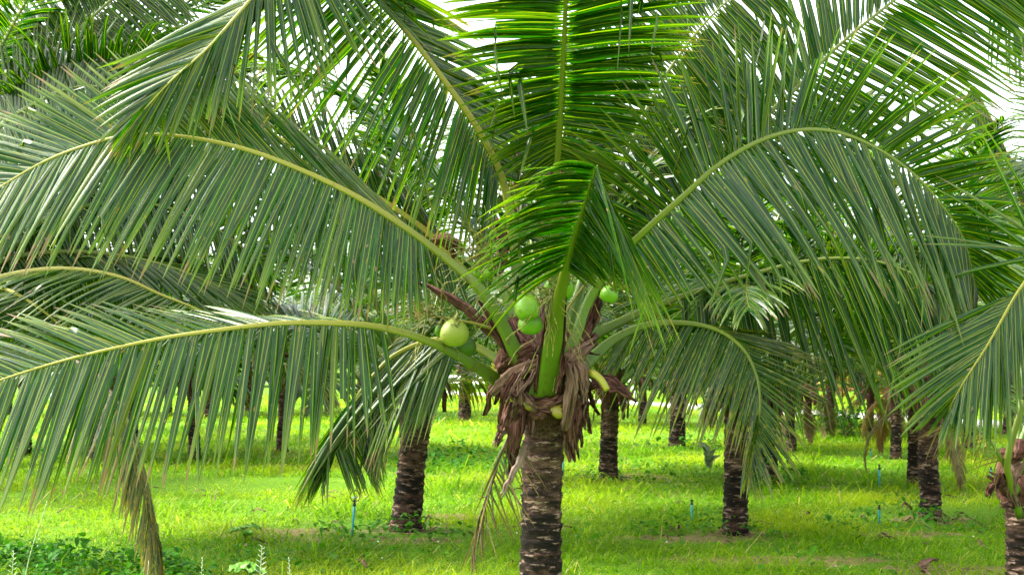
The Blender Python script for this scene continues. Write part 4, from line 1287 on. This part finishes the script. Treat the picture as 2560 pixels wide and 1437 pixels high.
def shrub(c, r, h, n, mat, label, cat='shrub', group=None, size=.12, seed=0, name='shrub'):
    rg = np.random.default_rng(seed)
    p = empty(name, c, label, cat, group)
    d = nrm(rg.normal(0, 1, (n, 3)))
    rr = rg.random(n) ** .4
    lump = .75 + .5 * vnoise(d[:, 0] * 3 + d[:, 1] * 2, d[:, 2] * 3, 1.5, seed)
    pos = d * (rr * lump)[:, None] * np.array([r, r, h / 2]) + Z3 * h * .55
    pos[:, 2] = np.maximum(pos[:, 2], .03)
    g = Geo(); g.add(*oval_leaves(pos, rg, size, 0, np.clip(rg.normal(.3, .3, n), 0, 1)))
    g.build('foliage', mat, p)
    g = Geo()
    for k in range(7):
        e = nrm(np.array([rg.normal(0, .5), rg.normal(0, .5), 1.0]))
        g.add(*tube(np.array([[0, 0, -.03], e * h * .4, e * h * .75]), [.03 * h, .02 * h, .008 * h], 6))
    g.build('stem', M_TWIG, p)
    return p


rs = np.random.default_rng(3)
for k in range(14):
    c = ra + rn * rs.uniform(7, 11) + rd * (-22 + 6.2 * k)
    yel = k in (2, 3, 4)
    rus = k in (7, 8, 9, 11)
    shrub(c, rs.uniform(1.6, 2.6), rs.uniform(2.2, 3.6), 1500, M_SHRUB_R if rus else M_SHRUB_Y if yel else M_SHRUB,
          'rusty brown shrub behind the far road' if rus else 'yellow leaved shrub behind the far road' if yel else 'dark green shrub behind the far road', 'shrub', 'rusty shrubs behind the far road' if rus else 'yellow shrubs behind the far road' if yel else 'green shrubs behind the far road', .28, 60 + k)
# far wood closing the view
g = Geo()
n = 26000
x = rs.uniform(-60, 75, n); yy = 100 + rs.uniform(-6, 8, n) - .35 * x
hmax = 5 + 3.5 * vnoise(x, yy * 0, .35, 5)
pos = np.stack([x, yy, rs.random(n) ** .8 * hmax], 1)
g.add(*oval_leaves(pos, rs, .75, 0, np.clip(rs.normal(.3, .3, n), 0, 1)))
o = g.build('distant_trees', M_SHRUB)
tag(o, 'far wood of mixed trees closing the view behind the grove', 'trees', kind='stuff')
shrub(G(2110, 1092), .75, .7, 420, M_WEED, 'low leafy bush in the open gap before the pale road', size=.13, seed=91)

# ------------------------------------------------------------------ small things in the grass
M_PIPE = mat_simple('turquoise_pipe', (.01, .30, .42), (.02, .38, .50), 6, .4, .5, .05)
M_BLACK = mat_simple('black_plastic', (.012, .012, .013), (.025, .025, .026), 6, .5, .4, .05)
M_CLEAR = mat_simple('grey_green_plastic', (.3, .38, .34), (.42, .5, .45), 6, .4, .5, .05)


def sprinkler(px, py, top_py, label, lean=0, ring=False, cap=True):
    b = G(px, py)
    depth = (b - EYE) @ FWD
    h = (py - top_py) * depth / FPX
    p = empty('sprinkler', b, label, 'sprinkler', 'garden sprinklers on turquoise pipes')
    ax = np.array([lean, 0, 1.0])
    g = Geo(); g.add(*tube(np.array([ax * -.05, ax * h * .4, ax * h * .42, ax * h * .78]), [.009, .009, .011, .011], 10)); g.build('pipe', M_PIPE, p)
    g = Geo(); g.add(*tube(np.array([ax * h * .775, ax * h * .84, ax * h * .85, ax * h * .93, ax * h * .94]), [.016, .016, .011, .011, .014], 10)); g.build('nozzle', M_BLACK, p)
    if ring:
        th = np.linspace(0, 2 * math.pi, 25)
        pth = ax * h * 1.03 + np.stack([np.cos(th) * .05, 0 * th, np.sin(th) * .055], 1)
        g = Geo(); g.add(*tube(pth, .005, 6, 1, (0, 1, 0), False)); g.build('hoop', M_BLACK, p)
        g = Geo(); g.add(*tube(np.array([ax * h * .95, ax * h * .99, ax * h * 1.05]), [.012, .03, .004], 10)); g.build('deflector', M_CLEAR, p)
    else:
        g = Geo(); g.add(*tube(np.array([ax * h * .935, ax * h * .97, ax * h * 1.0]), [.006, .022, .012], 8)); g.build('deflector', M_BLACK, p)
    return p


sprinkler(880, 1340, 1243, 'turquoise sprinkler pipe with a round hoop head left of the leaning banded trunk', .07, True)
sprinkler(1730, 1305, 1248, 'turquoise sprinkler pipe with black head in grass left of the thick near trunk')
sprinkler(2199, 1218, 1160, 'thin turquoise sprinkler pipe in open grass at the right')
sprinkler(2199, 1310, 1262, 'turquoise sprinkler pipe with dark head among weeds by the stout trunk')
sprinkler(1408, 1195, 1140, 'turquoise sprinkler peeping from behind the central trunk')
sprinkler(2478, 1200, 1166, 'turquoise sprinkler half hidden by the low crown at the right edge')
sprinkler(2177, 1142, 1122, 'tiny far turquoise sprinkler beyond the open grass')
sprinkler(1099, 1058, 1038, 'tiny far turquoise sprinkler right of the leaning banded trunk')

# feathery grass seed heads near the camera
M_SEED = mat_simple('pale_seed_head', (.42, .48, .30), (.58, .62, .46), 20, .7, .2, .05)
def seed_grass(px, py_top, depth, hpx, label, spikes=16, slen=.06, lean=0, seed=0):
    rg = np.random.default_rng(seed)
    top = P(px, py_top, depth)
    b = np.array([top[0] - lean, top[1], 0])
    p = empty('seed_grass', b, label, 'grass stalk', 'pale grass seed stalks by the camera')
    rel = top - b
    g = Geo()
    pth, _ = catmull([np.zeros(3) - Z3 * .03, rel * .5 + np.array([-.2 * lean, 0, 0]), rel], 16)
    g.add(*tube(pth, np.linspace(.003, .0015, 16), 5)); g.build('stem', M_SEED, p)
    g = Geo()
    L = hpx * depth / FPX
    for k in range(spikes):
        s = 1 - (k + .5) / spikes * L / np.linalg.norm(rel)
        c = rel * s
        e = nrm(np.array([(1 if k % 2 else -1) * 1.0, rg.normal(0, .4), .55]))
        ll = slen * (.25 + .75 * k / spikes)
        g.add(*tube(np.array([c, c + e * ll * .6, c + e * ll + Z3 * .004]), [.0022, .002, .0008], 4))
    g.build('seed_head', M_SEED, p)
seed_grass(655, 1362, 8.3, 130, 'feathery pale seed head standing alone left of centre at the lower edge', 20, .075, .02, 1)
seed_grass(506, 1392, 8.3, 60, 'short pale seed head left of the feathery one', 10, .02, .01, 2)
seed_grass(118, 1250, 8.3, 120, 'tall thin seed stalk leaning over the dark weeds at the left', 14, .012, .17, 3)
seed_grass(34, 1375, 8.3, 90, 'pale seed tuft at the lower left corner', 14, .05, .01, 4)
seed_grass(372, 1400, 8.3, 60, 'thin yellowish seed spike before the grey hanging frond', 10, .008, .02, 5)
seed_grass(722, 1392, 8.2, 50, 'wispy seed stalk right of the feathery one', 8, .02, -.02, 6)

# broad-leaved weeds
def broad_weed(px, py, top_px, label, leaves, size, seed, mat, up=.35):
    rg = np.random.default_rng(seed)
    b = G(px, py); depth = (b - EYE) @ FWD
    h = top_px * depth / FPX
    p = empty('broad_leaved_weed', b, label, 'weed')
    g = Geo(); g.add(*tube(np.array([[0, 0, -.03], [.005, 0, h * .5], [0, 0, h * .9]]), [.006, .005, .003], 6)); g.build('stem', M_STALK, p)
    for k in range(leaves):
        a = rg.uniform(0, 6.28); hh = h * (.35 + .55 * k / leaves)
        e = np.array([math.cos(a), math.sin(a) * .6, up - .1 * k])
        e = nrm(e)
        s0 = np.array([0, 0, hh])
        strip([s0, s0 + e * size * .5, s0 + e * size - Z3 * size * .25], size * .55, k, 7, -.25, (0, -.2, 1), .02, .002, 12, prof=lambda s: np.sin(np.clip(s * .93 + .05, 0, 1) * math.pi) ** .7).build('leaf', mat, p)
    return p
M_BROAD = mat_simple('broad_leaf', (.09, .26, .015), (.14, .34, .025), 14, .45, .4, .1)
M_BROAD_P = mat_simple('pale_broad_leaf', (.16, .26, .09), (.30, .40, .22), 9, .5, .4, .1)
broad_weed(612, 1362, 62, 'light green weed with three broad leaves beside the bare reddish patch', 5, .16, 5, M_BROAD)
broad_weed(622, 1460, 70, 'broad leaved weed behind the feathery seed head', 5, .18, 9, M_BROAD)
broad_weed(1775, 1200, 85, 'pale leaved seedling left of the thick near trunk', 7, .26, 8, M_BROAD_P, 1.6)

# fallen bits
o_ = G(2325, 1428)
p = empty('fallen_sheath', o_, 'pinkish brown fallen palm sheath lying in the grass at the lower right', 'fallen sheath')
strip([np.array([-.09, 0, .05]), np.array([0, .02, .10]), np.array([.09, .03, .09])], .09, 3, 7, .5, (0, -.4, 1), .2, m=10).build('sheath', M_FIBRE_P, p)
